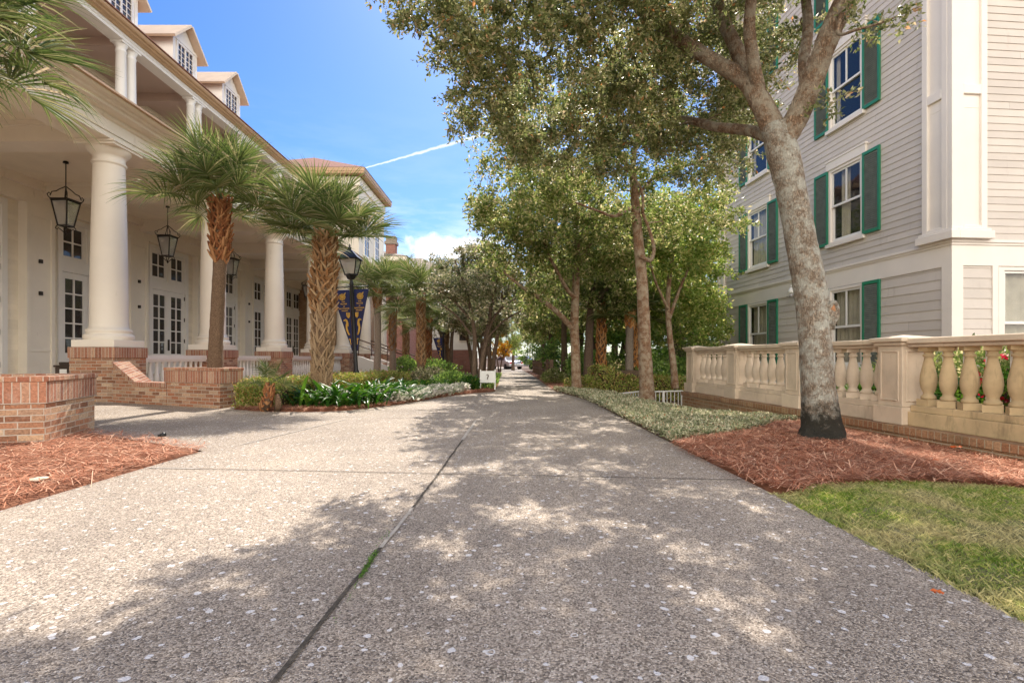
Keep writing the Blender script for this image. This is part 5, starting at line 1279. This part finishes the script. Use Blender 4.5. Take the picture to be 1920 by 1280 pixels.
# ================================================================== SHRUBS, HEDGES, PLANTS
def box_shrub(name, label, cat, pts, w, h, n, leaf, L, seed, core=True, rough=.05, group=None):
    """clipped hedge following a line: a twiggy core under a thick coat of leaves"""
    r = np.random.default_rng(seed); pts = [V((p[0], p[1], 0)) for p in pts]; t = thing(name, label, cat, tuple(pts[0]), 0, group)
    segL = [(b - a).length for a, b in zip(pts[:-1], pts[1:])]; tot = sum(segL)
    P_ = []; 
    q = r.uniform(0, tot, n); face = r.choice(4, n, p=[.36, .36, .22, .06]); u = r.uniform(-1, 1, n); v = r.uniform(0, 1, n) ** .85
    depth = np.abs(r.normal(0, .035, n))
    for i in range(n):
        s = q[i]; k = 0
        while k < len(segL) - 1 and s > segL[k]: s -= segL[k]; k += 1
        a, b = pts[k], pts[k + 1]; d = (b - a).normalized(); sd = V((d.y, -d.x, 0)); p = a + d * s
        wob_ = 1 + .06 * math.sin(q[i] * 3.1 + 1) + .04 * math.sin(q[i] * 7.7)
        if face[i] < 2: sg = 1 if face[i] == 0 else -1; p = p + sd * sg * (w / 2 * wob_ - depth[i]) + V((0, 0, h * v[i]))
        elif face[i] == 2: p = p + sd * u[i] * w / 2 + V((0, 0, h * wob_ - depth[i]))
        else: p = (pts[0] if i % 2 else pts[-1]) + sd * u[i] * w / 2 + V((0, 0, h * v[i]))
        p.z += float(gz(np.array(p.x), np.array(p.y))); P_.append(p - pts[0])
    c = np.array([tuple(p) for p in P_]) + r.normal(size=(n, 3)) * rough * .5
    ax = r.normal(size=(n, 3)); ax[:, 2] += .5
    s = r.uniform(.6, 1.2, n); link('foliage', leaves('foliage', c, ax, L * s, L * .55 * s, leaf, r), t)
    mb = MB()
    for a, b in zip(pts[:-1], pts[1:]):
        d = (b - a).normalized(); sd = V((d.y, -d.x, 0)) * (w / 2 - .09); z = float(gz(np.array(a.x), np.array(a.y)))
        mb.prism([tuple((a - sd + d * .06).xy), tuple((a + sd + d * .06).xy), tuple((b + sd - d * .02).xy), tuple((b - sd - d * .02).xy)], z - .05, z + h - .09)
    mb.build('twigs', 'hedge_core', t)
    return t
box_shrub('clipped_hedge', 'low clipped yellow green hedge behind the strap leaved plants in front of the portico', 'hedge', [(-4.25, 8.75), (-4.1, 9.6), (-3.9, 10.8), (-3.45, 12.6), (-3.0, 13.6)], .75, .46, 26000, 'leaf_hedge', .042, 41)
box_shrub('clipped_hedge', 'small clipped hedge right of the low brick planter facing the drive', 'hedge', [(-4.5, 8.62), (-3.75, 8.45)], .42, .40, 8000, 'leaf_hedge', .04, 46)
box_shrub('clipped_hedge', 'olive hedge behind the white railing under the palm trunks', 'hedge', [(2.2, 13.4), (3.4, 14.0), (4.6, 14.2)], .7, .62, 9000, 'leaf_hedge', .06, 42)
def shrub(name, label, cat, x, y, rx, ry, rz, n, leaf, L, seed, z=None, group=None):
    r = np.random.default_rng(seed); z0 = float(gz(np.array(x), np.array(y))) if z is None else z
    t = thing(name, label, cat, (x, y, z0), 0, group)
    u = sphere_pts(r, n) * (r.uniform(.25, 1, n) ** .4)[:, None]; lump = 1 + .18 * np.sin(u[:, 0] * 5 + seed) * np.cos(u[:, 1] * 4 + 2 * seed)
    c = u * lump[:, None] * np.array([rx, ry, rz]); c[:, 2] = np.abs(c[:, 2] + rz * .75); 
    ax = u + r.normal(size=(n, 3)) * .8; ax[:, 2] += .4; s = r.uniform(.6, 1.25, n)
    link('foliage', leaves('foliage', c, ax, L * s, L * .5 * s, leaf, r), t)
    mb = MB()
    for k in range(9):
        a = r.uniform(0, 6.28); mb.tube([(0, 0, -.05), (rx * .4 * math.cos(a), ry * .4 * math.sin(a), rz * .8), (rx * .75 * math.cos(a), ry * .75 * math.sin(a), rz * 1.5)], [.015, .01, .004], 5)
    mb.build('stem', 'bark_far', t, True); return t
for (lab, x, y, rx, ry, rz, n, leaf, L, sd, nm) in [
    ('dark rounded shrub at the left foot of the forked trees', -1.55, 13.2, .55, .5, .28, 3500, 'leaf_dark', .06, 51, 'round_shrub'),
    ('bright leafy shrub left of the sandwich board', -1.05, 12.75, .22, .2, .2, 800, 'leaf_strap', .09, 52, 'round_shrub'),
    ('tall dark shrub below the distant lamp post', -2.6, 17.5, .8, .7, .45, 3000, 'leaf_dark', .08, 53, 'round_shrub'),
    ('dark shrub behind the silver border near the far palms', -2.3, 14.4, .6, .5, .32, 2500, 'leaf_far', .07, 54, 'round_shrub'),
    ('green shrub left of the fence on the right path edge', 1.35, 16.5, .4, .4, .28, 1600, 'leaf_mid', .07, 55, 'round_shrub'),
    ('low shrub at the foot of the path side tree', 1.9, 13.3, .5, .4, .22, 1800, 'leaf_hedge', .06, 56, 'round_shrub'),
    ('tall dark understory shrub behind the slim brown trunk', 4.3, 15.8, .9, .8, .6, 5000, 'leaf_dark', .09, 57, 'understory_shrub'),
    ('dark understory shrub at the balustrade end', 5.6, 16.2, 1.0, .8, .7, 5000, 'leaf_dark', .09, 58, 'understory_shrub'),
    ('broad mid green understory shrub between the two pale palm trunks', 3.2, 16.6, .8, .8, .6, 4000, 'leaf_mid', .09, 59, 'understory_shrub'),
    ('understory shrub left of the orange palm trunk', 2.6, 18.0, .8, .8, .75, 4000, 'leaf_dark', .09, 60, 'understory_shrub'),
    ('tall understory shrub right against the clapboard house corner', 7.2, 19.6, 1.0, 1.0, 1.1, 5000, 'leaf_mid', .10, 62, 'understory_shrub'),
    ('dark shrub by the porch stair', -4.7, 22.5, .7, .7, .5, 3000, 'leaf_dark', .09, 61, 'round_shrub')]:
    shrub(nm, lab, 'shrub', x, y, rx, ry, rz, n, leaf, L, sd)

def straps(name, label, x, y, n, L, W, leaf, seed, cat='plant', group=None, z=None, spread=.12):
    """clump of arching strap leaves"""
    r = np.random.default_rng(seed); z0 = float(gz(np.array(x), np.array(y))) + .03 if z is None else z
    vs = []; fs = []
    for i in range(n):
        a = r.uniform(0, 6.28); ln = L * r.uniform(.55, 1.15); up = r.uniform(.8, 2.6); w = W * r.uniform(.7, 1.2); dr = r.uniform(.4, 1.2)
        o = np.array([r.normal() * spread, r.normal() * spread, 0]); d = np.array([math.cos(a), math.sin(a), 0]); s = np.array([-d[1], d[0], 0]); el = math.atan(up)
        base = len(vs); pos = o.copy(); K = 6
        for k in range(K + 1):
            t = k / K; ang = el - dr * t * 1.6; ww = w * (math.sin(math.pi * (t * .82 + .14)) ** .8 if k < K else .03)
            vs += [pos - s * ww / 2 + np.array([0, 0, ww * .25]), pos, pos + s * ww / 2 + np.array([0, 0, ww * .25])]
            pos = pos + (d * math.cos(ang) + np.array([0, 0, math.sin(ang)])) * ln / K
        for k in range(K):
            b = base + 3 * k; fs += [(b, b + 1, b + 4, b + 3), (b + 1, b + 2, b + 5, b + 4)]
    o = link(name, raw_mesh(name, np.array(vs), np.array(fs), leaf, True)); o.location = (x, y, z0)
    return tag(o, label, cat, group)
gs = 'strap leaved plants in the bed by the lamp post'
r = np.random.default_rng(77); spots = [(-3.35, 8.5), (-3.0, 8.35), (-2.7, 8.5), (-2.4, 8.9), (-3.1, 8.9), (-2.75, 9.1), (-2.45, 9.5), (-3.3, 9.4), (-2.1, 9.6), (-2.7, 9.9), (-3.6, 8.7), (-2.3, 10.2)]
for i, (x, y) in enumerate(spots):
    straps('strap_leaf_plant', 'clump of glossy dark green strap leaves in the planting bed by the lamp post', x, y, 34, .66 if i not in (10,) else .40, .062, 'leaf_strap', 80 + i, group=gs)
for i, (x, y, l) in enumerate([(5.3, 4.9, .8), (5.25, 5.5, .85), (5.2, 6.1, .8), (5.1, 6.7, .8), (5.05, 7.3, .75), (5.45, 4.55, .85), (5.5, 5.2, .9)]):
    straps('strap_leaf_plant', 'bright green strap leaved plant seen between the balusters', x, y, 26, l, .06, 'leaf_strap', 120 + i, group='garden plants behind the balustrade', z=.25)
for i, (x, y) in enumerate([(5.15, 4.85), (5.45, 4.6), (5.05, 5.25)]):
    t = shrub('red_flower_bush', 'red flowering bush behind the nearest balusters at the right edge', 'flower bush', x, y, .2, .2, .3, 700, 'leaf_strap', .06, 130 + i, z=.2, group='red flowers behind the balustrade')
    rr = np.random.default_rng(140 + i); n = 260; cc = sphere_pts(rr, 26) * np.array([.2, .2, .25]); cc[:, 2] += .42; c = np.repeat(cc, 10, 0) + rr.normal(size=(n, 3)) * .016
    link('flower', leaves('flower', c, sphere_pts(rr, n), .04, .035, 'petal_red', rr), t)

for i, (x, y) in enumerate([(5.85, 5.4), (5.75, 6.2), (5.95, 4.8), (5.6, 7.2), (6.4, 5.9), (6.3, 7)]):
    shrub('garden_shrub', 'leafy green garden shrub behind the balustrade', 'shrub', x, y, .42, .42, .55, 3000, 'leaf_mid', .07, 170 + i, z=.1, group='garden shrubs behind the balustrade')
# silver border and groundcover
def carpet(name, label, poly, n, L, W, leaf, seed, h, kind='stuff', cat='ground cover'):
    r = np.random.default_rng(seed); p = scatter(poly, n, r)
    lump = .55 + .45 * (np.sin(p[:, 0] * 7.3 + 1) * np.sin(p[:, 1] * 6.1) * .5 + .5) 
    z = gz(p[:, 0], p[:, 1]) + .015 + h * lump * r.uniform(.0, 1, n) ** .55
    c = np.column_stack([p, z]); ax = r.normal(size=(n, 3)) * .8; ax[:, 2] = np.abs(ax[:, 2]) * .8 + .25; s = r.uniform(.6, 1.3, n)
    return tag(link(name, leaves(name, c, ax, L * s, W * s, leaf, r)), label, cat, kind=kind)
carpet('groundcover', 'grey green variegated groundcover along the right path edge', [(1.56, 5.0), (1.9, 5.25), (2.5, 5.6), (3.0, 6.05), (3.4, 6.65), (4.05, 7.25), (3.9, 8.4), (1.5, 8.2)], 64000, .034, .016, 'leaf_cover', 151, .11)
carpet('groundcover', 'pale groundcover round the slim brown trunk', [(1.5, 8.2), (3.8, 8.4), (3.76, 10.9), (2.3, 10.95), (1.5, 12.2), (1.05, 13.2), (1.14, 12.2), (1.38, 10.8)], 42000, .042, .02, 'leaf_cover', 152, .13)
carpet('silver_border', 'silver white leaved border edging the bed before the far palms', [(-2.4, 9.25), (-1.98, 9.15), (-1.3, 11.3), (-1.0, 12.2), (-1.6, 12.4), (-2.2, 11.2), (-2.7, 10)], 9000, .085, .04, 'leaf_silver', 153, .20, cat='border plants')
carpet('low_border', 'mixed green low plants between hedge and silver border', [(-2.7, 9.6), (-2.2, 11.2), (-1.5, 12.6), (-1.6, 14), (-2.4, 13.5), (-2.9, 11)], 9000, .10, .045, 'leaf_strap', 154, .22, cat='border plants')
carpet('white_flower', 'tiny white flowers among the strap leaves', [(-3.3, 8.35), (-2.3, 8.75), (-2.0, 9.6), (-2.5, 9.5), (-3.2, 8.9)], 240, .05, .045, 'leaf_silver', 155, .36, cat='flowers')
carpet('low_border', 'dark leafy edging at the foot of the far forked trees', [(-.55, 13.0), (-.45, 15), (-.5, 24), (-1.6, 24), (-1.6, 14)], 5000, .09, .045, 'leaf_dark', 156, .14, cat='border plants')

# moss tuft in the joint, fallen leaves
rr = np.random.default_rng(161); n = 420; t = rr.uniform(0, 1, n) ** .8; t[:60] = rr.uniform(-1.6, 2.2, 60)
c = np.column_stack([-.583 + .012 * t + rr.normal(0, .0045, n) * np.abs(1.6 - t), 1.93 + .27 * (1 - t), .018 + np.abs(rr.normal(0, .004, n))]); ax = rr.normal(size=(n, 3)); ax[:, 2] = np.abs(ax[:, 2])
tag(link('moss', leaves('moss', c, ax, .009, .0045, 'moss', rr)), 'green moss tuft growing in the slab joint', 'moss', kind='stuff')
for (lab, px, py, s) in [('orange red leaf on the lawn at the right path edge', 1757, 1108, .018), ('small orange leaf on the pine straw under the balustrade', 1752, 861, .018), ('brown leaf cluster against the low brick wall', 1795, 838, .03)]:
    p = G(px, py, .05); rr = np.random.default_rng(px); k = 5; c = rr.normal(size=(k, 3)) * s * .3; c[:, 2] = np.abs(c[:, 2]) * .4
    ax = rr.normal(size=(k, 3)); ax[:, 2] *= .2
    o = link('fallen_leaf', leaves('fallen_leaf', c, ax, s * 1.3, s * .7, 'fallen', rr)); o.location = p; tag(o, lab, 'leaf')

# ================================================================== PALMS
def frond_mesh(seed, lp=.55, bl=.66, nb=52, droop=.35):
    r = np.random.default_rng(seed); vs = []; fs = []
    def strip(pts, ws, sd, up):
        b = len(vs)
        for p, w in zip(pts, ws): vs.extend([p - sd * w / 2, p - up * w * .22, p + sd * w / 2])
        for k in range(len(pts) - 1):
            i = b + 3 * k; fs.extend([(i, i + 1, i + 4, i + 3), (i + 1, i + 2, i + 5, i + 4)])
    # petiole and costa
    pet = [np.array([lp * t, 0, .10 * lp * math.sin(t * 2.2) - .05 * t]) for t in np.linspace(0, 1, 6)]
    strip(pet, [.05, .036, .03, .028, .026, .022], np.array([0, 1., 0]), np.array([0, 0, 1.]))
    hub = pet[-1]; cl = .30
    cost = [hub + np.array([cl * t, 0, -.12 * t * t]) for t in np.linspace(0, 1, 6)]
    strip(cost, [.022, .018, .014, .01, .008, .004], np.array([0, 1., 0]), np.array([0, 0, 1.]))
    for i in range(nb):
        a = -2.55 + 5.1 * i / (nb - 1) + r.normal() * .03
        t0 = max(0, math.cos(a * .5)) ** 2 * .9; k = t0 * 5; k0 = min(int(k), 4); o = cost[k0] + (cost[k0 + 1] - cost[k0]) * (k - k0)
        d = np.array([math.cos(a * .93), math.sin(a * .93), .32 * abs(math.sin(a)) - .10 * math.cos(a)]); d /= np.linalg.norm(d)
        L = bl * (.70 + .30 * math.cos(a * .55)) * r.uniform(.88, 1.08); sd = np.cross(d, [0, 0, 1.]); sd /= np.linalg.norm(sd); sd = sd + np.array([0, 0, (.6 if i % 2 else -.6)]); sd /= np.linalg.norm(sd)
        up = np.cross(sd, d); pts = []; dr = droop * r.uniform(.5, 1.5)
        for t in (0, .25, .5, .7, .86, 1.0): pts.append(o + d * L * t * (1 - .10 * dr * t * t) + np.array([0, 0, -dr * L * max(0, t - .3) ** 1.8 * 1.5]))
        strip(pts, [.010, .023, .022, .014, .007, .002], sd, up)
    return raw_mesh('frond', np.array(vs), np.array(fs), 'frond')
FR = [frond_mesh(200 + i, .50 + .06 * (i % 3), .64 + .03 * (i % 2), 54, [.2, .32, .42, .55][i % 4]) for i in range(6)]
def palm(label, path, rads, seed, nf=30, scale=1.0, bark='palm_trunk', boots=(), group='palms', name='palm_tree', elev=(84, -10), az=None, pre=None):
    r = np.random.default_rng(seed); base = V(path[0]); t = thing(name, label, 'palm', tuple(base), 0, group)
    q = smooth_path(path, 8); f = np.interp(np.linspace(0, 1, len(q)), np.linspace(0, 1, len(rads)), rads)
    # rings of old leaf scars
    f = [x * (1 + .03 * math.sin(i * 2.1)) for i, x in enumerate(f)]
    MB().tube(q, f, 18, True, .03).build('trunk', bark, t)
    def at(h):
        h = max(0, min(.9999, h)) * (len(q) - 1); k = int(h); return q[k].lerp(q[k + 1], h - k), f[k]
    for (h0, h1, n, mat, ln, flare, w) in boots:
        mb = MB()
        for i in range(n):
            h = h0 + (h1 - h0) * (i + .5) / n; p, rr = at(h); a = i * 2.39996 + r.normal() * .06
            fl = flare * r.uniform(.7, 1.4); l = ln * r.uniform(.8, 1.2)
            er = V((math.cos(a), math.sin(a), 0))
            o = p + er * rr * .92 + V((0, 0, -l * .45))
            for sg in (-1, 1):
                a2 = a + sg * .30 * (.26 / max(rr, .12)); a3 = a + sg * .62 * (.22 / max(rr, .12))
                m = p + V((math.cos(a2), math.sin(a2), 0)) * (rr + fl * .4) + V((0, 0, l * .05))
                e = p + V((math.cos(a3), math.sin(a3), 0)) * (rr + fl) + V((0, 0, l * r.uniform(.45, .65)))
                mb.tube([o, m, e], [w * 1.1, w, w * .55], 4, True, .15, False)
            # stub of the old stalk
            if r.uniform() < .55:
                e = p + er * (rr + fl * 1.2) + V((0, 0, l * .55)); mb.tube([o, p + er * (rr + fl * .5), e], [w * 1.3, w * 1.25, w * .8], 4, True, .15, False)
        mb.build('leaf_bases', mat, t)
    top = q[-1]; tl = top - base
    for i in range(nf):
        k = i / (nf - 1); el = elev[0] + (elev[1] - elev[0]) * k ** .85 + r.normal() * 6; a = i * 2.39996 + r.normal() * .15
        o = link('frond', FR[int(r.integers(0, 6))] if el > -20 else FR[2 + int(r.integers(0, 2))], t); s = scale * r.uniform(.85, 1.12) * (.9 if el > 65 else 1)
        o.matrix_local = Matrix.Translation(tl + V((0, 0, -.10 * k * scale))) @ Matrix.Rotation(a, 4, 'Z') @ Matrix.Rotation(-R(el), 4, 'Y') @ Matrix.Rotation(r.normal() * .35, 4, 'X') @ Matrix.Scale(s, 4)
    return t
gp = 'palms in front of the portico'
palm('leaning palm with smooth trunk and shaggy orange collar growing from the low brick planter', [P(404, 700, 9.0), P(405, 640, 9.0), P(409, 560, 9.0), P(413, 470, 9.0), P(412, 372, 9.0)], [.135, .115, .11, .108, .11], 301, 38, .96, 'palm_trunk',
     [(.71, .98, 80, 'boot_red', .22, .075, .020)], gp, elev=(88, -6))
palm('stout palm with criss cross leaf bases all up its trunk beside the lamp post', [P(603, 725, 9.6), P(604, 690, 9.6), P(606, 600, 9.6), P(607, 520, 9.6), P(612, 440, 9.6)], [.125, .15, .172, .165, .12], 302, 42, 1.0, 'palm_trunk',
     [(.04, .56, 96, 'boot_pale', .25, .05, .022), (.54, 1.0, 110, 'boot', .20, .08, .023)], gp, elev=(88, 2))
palm('palm in the left foreground planter, its fronds hanging at the top left corner', [(-6.1, 5.2, .5), (-6.05, 5.2, 2), (-5.93, 5.25, 4.25)], [.17, .15, .14], 303, 40, 1.08, 'palm_trunk', [(.7, 1.0, 50, 'boot', .26, .07, .026)], gp)
far = [('slim grey trunked palm just right of the near lamp post', 706, 700, 545, 17.0, .11, 'palm_grey', 'boot', .78),
       ('palm with pale lower trunk behind the hedge end, second right of the lamp post', 737, 705, 540, 19.0, .115, 'palm_grey', 'boot', .35),
       ('brown trunked palm at the right end of the hedge', 788, 722, 560, 15.6, .11, 'palm_trunk', 'boot', .3),
       ('thin brown palm directly behind the one at the hedge end', 803, 712, 600, 20.0, .12, 'palm_trunk', 'boot_red', .2),
       ('palm beside the distant lamp post', 837, 706, 590, 28.5, .13, 'palm_trunk', 'boot', .3),
       ('short dark palm left of the distant lamp post', 760, 700, 600, 24.0, .13, 'palm_trunk', 'boot', .3),
       ('orange red booted palm trunk in front of the wood', 1128, 722, 560, 16.0, .125, 'palm_trunk', 'boot_orange', .08),
       ('pale smooth palm trunk with flared rusty top in front of the wood', 1180, 725, 585, 15.0, .115, 'palm_grey', 'boot_orange', .80),
       ('orange palm trunk next to the pale smooth one', 1193, 722, 560, 15.8, .10, 'palm_trunk', 'boot_orange', .30)]
for i, (lab, px, pyb, pyt, Y, rad, bark, bt, h0) in enumerate(far):
    b = P(px, pyb, Y); b.z = float(gz(np.array(b.x), np.array(b.y))) - .05; tp_ = P(px + 1, pyt, Y); mid = b.lerp(tp_, .5) + V((random.uniform(-.04, .04), 0, 0))
    palm(lab, [b, mid, tp_], [rad * 1.1, rad, rad], 310 + i, 26, 1.0 if px < 1000 else .95, bark, [(h0, 1.0, int(90 * (1 - h0)) + 20, bt, .22, .038, .02)], 'palms in front of the wood' if px > 1000 else 'palms beyond the near lamp post')
# small young palm at the planter corner
yp = palm('knee high young palm with two stubby red trunks beside the low planter', [V((*G(496, 771)[:2], .02)), P(503, 745, 7.75), P(508, 722, 7.75)], [.07, .06, .04], 330, 7, .36, 'palm_trunk', [(0, 1, 26, 'boot_red', .12, .02, .014)], None, 'young_palm', (70, -5))
st2 = MB().tube([V((*G(520, 772)[:2], .0)), P(522, 755, 7.8), P(520, 738, 7.8)], [.05, .045, .03], 12, True, .06); st2.build('stub_trunk', 'palm_trunk', yp)
# ================================================================== SKY, SUN, CAMERA
SUN_EL, SUN_X = R(48), .10       # sun ahead of the camera, a touch to the right
w = bpy.data.worlds.new('World'); S.world = w; w.use_nodes = True; nt = w.node_tree
bg = nt.nodes['Background']; bg.inputs['Strength'].default_value = 0.15
sk = N(nt, 'ShaderNodeTexSky'); sk.sky_type = 'NISHITA'; sk.sun_disc = False; sk.sun_elevation = SUN_EL; sk.sun_rotation = math.atan(SUN_X)
sk.air_density = 1.0; sk.dust_density = .6; sk.ozone_density = 2.0
tc = N(nt, 'ShaderNodeTexCoord').outputs['Generated']
hsv = N(nt, 'ShaderNodeHueSaturation'); hsv.inputs['Saturation'].default_value = 1.3; hsv.inputs['Value'].default_value = .60; nt.links.new(sk.outputs[0], hsv.inputs['Color'])
tint = mixc(nt, 1.0, hsv.outputs[0], (.72, .86, 1.08, 1), 'MULTIPLY')
sep = N(nt, 'ShaderNodeSeparateXYZ'); nt.links.new(tc, sep.inputs[0])
# thin cirrus low over the end of the street
mp = N(nt, 'ShaderNodeMapping'); mp.inputs['Scale'].default_value = (3.0, 3.0, 14); mp.inputs['Rotation'].default_value = (0, .12, 0); nt.links.new(tc, mp.inputs[0])
cn = noise(nt, 2.2, 9, .62, mp.outputs[0])
band = ramp(nt, [(.16, (1, 1, 1)), (.24, (.5, .5, .5)), (.32, (.12, .12, .12)), (.45, (0, 0, 0))], sep.outputs[2])
cl = ramp(nt, [(.40, (0, 0, 0)), (.60, (1, 1, 1))], cn)
cm = math_n(nt, 'MULTIPLY', math_n(nt, 'MULTIPLY', cl.outputs[0], band.outputs[0]), .55)
# one small white cloud low over the end of the street
dc = V(((862 - 960) / F, 1, (HZ - 468) / F)).normalized(); vd = N(nt, 'ShaderNodeVectorMath', operation='SUBTRACT'); nt.links.new(tc, vd.inputs[0]); vd.inputs[1].default_value = dc
vs_ = N(nt, 'ShaderNodeVectorMath', operation='MULTIPLY'); nt.links.new(vd.outputs[0], vs_.inputs[0]); vs_.inputs[1].default_value = (9, 9, 32)
vl = N(nt, 'ShaderNodeVectorMath', operation='LENGTH'); nt.links.new(vs_.outputs[0], vl.inputs[0])
pf = math_n(nt, 'SUBTRACT', math_n(nt, 'ADD', 1.0, math_n(nt, 'MULTIPLY', math_n(nt, 'SUBTRACT', noise(nt, 16, 7, .65, tc), .5), 2.2)), vl.outputs['Value'])
pr_ = ramp(nt, [(.0, (0, 0, 0)), (.5, (1, 1, 1))], pf)
cm = math_n(nt, 'MAXIMUM', cm, math_n(nt, 'MULTIPLY', pr_.outputs[0], .95))
# contrail: a thin great circle band between two directions
def pdir(px, py): return V(((px - 960) / F, 1, (HZ - py) / F)).normalized()
d0, d1 = pdir(690, 314), pdir(890, 257); nn = d0.cross(d1).normalized(); tt = (d1 - d0).normalized()
def dotn(v):
    n = N(nt, 'ShaderNodeVectorMath', operation='DOT_PRODUCT'); nt.links.new(tc, n.inputs[0]); n.inputs[1].default_value = v; return n.outputs['Value']
dist = math_n(nt, 'ABSOLUTE', math_n(nt, 'ADD', dotn(nn), math_n(nt, 'MULTIPLY', math_n(nt, 'SUBTRACT', noise(nt, 60, 4, .6, tc), .5), .006)))
along = dotn(tt); s0 = d0.dot(tt); s1 = d1.dot(tt)
wid = math_n(nt, 'ADD', .0007, math_n(nt, 'MULTIPLY', math_n(nt, 'SUBTRACT', along, s0 - .05), .013))
core = math_n(nt, 'SUBTRACT', 1.0, math_n(nt, 'DIVIDE', dist, wid), True)
rng_ = math_n(nt, 'MULTIPLY', math_n(nt, 'GREATER_THAN', along, s0 - .08), math_n(nt, 'GREATER_THAN', sep.outputs[1], 0.0))
trail = math_n(nt, 'MULTIPLY', math_n(nt, 'MULTIPLY', math_n(nt, 'POWER', core, .6), rng_), math_n(nt, 'ADD', .45, math_n(nt, 'MULTIPLY', noise(nt, 90, 3, .6, tc), .5)))
cov = math_n(nt, 'MAXIMUM', cm, trail, True)
# unseen bright cloud bank behind the camera, added as fill light
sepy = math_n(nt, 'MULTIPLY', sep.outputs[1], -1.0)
fill_n = math_n(nt, 'ADD', noise(nt, 2.4, 8, .6, tc), math_n(nt, 'SUBTRACT', math_n(nt, 'MULTIPLY', sepy, .42), math_n(nt, 'MULTIPLY', math_n(nt, 'MAXIMUM', math_n(nt, 'SUBTRACT', sep.outputs[2], .45), 0.0), .9)))
fill_m = ramp(nt, [(.50, (0, 0, 0)), (.62, (1, 1, 1))], fill_n)
tint = mixc(nt, fill_m.outputs[0], tint, mixc(nt, noise(nt, 5, 5, .6, tc), (9.6, 9.1, 8.4, 1), (17.5, 15.9, 14.0, 1)))
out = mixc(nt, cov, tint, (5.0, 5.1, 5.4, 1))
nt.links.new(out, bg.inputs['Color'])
sd = bpy.data.lights.new('sun', 'SUN'); sd.energy = SUN_E if 'SUN_E' in globals() else 3.8; sd.angle = R(.45); sd.color = (1.0, .91, .80)
so = bpy.data.objects.new('sun', sd); COL.objects.link(so)
dirv = V((SUN_X, 1, math.tan(SUN_EL) * math.hypot(1, SUN_X))).normalized(); so.rotation_euler = dirv.to_track_quat('Z', 'Y').to_euler(); so.location = dirv * 60
cam = bpy.data.cameras.new('camera'); co = bpy.data.objects.new('camera', cam); COL.objects.link(co)
cam.sensor_width = 36; cam.lens = 18.0; cam.shift_x = 0; cam.shift_y = 30 / 1920; cam.clip_start = .05; cam.clip_end = 3000
co.location = (0, 0, EYE); co.rotation_euler = (math.pi / 2, 0, 0); S.camera = co
S.view_settings.view_transform = 'Standard'; S.view_settings.look = 'None'; S.view_settings.gamma = 1; S.view_settings.exposure = .93
S.cycles.use_denoising = True; S.cycles.max_bounces = 10; S.cycles.diffuse_bounces = 5; S.cycles.transparent_max_bounces = 12; S.cycles.glossy_bounces = 4; S.cycles.transmission_bounces = 6
S.cycles.sample_clamp_indirect = 6
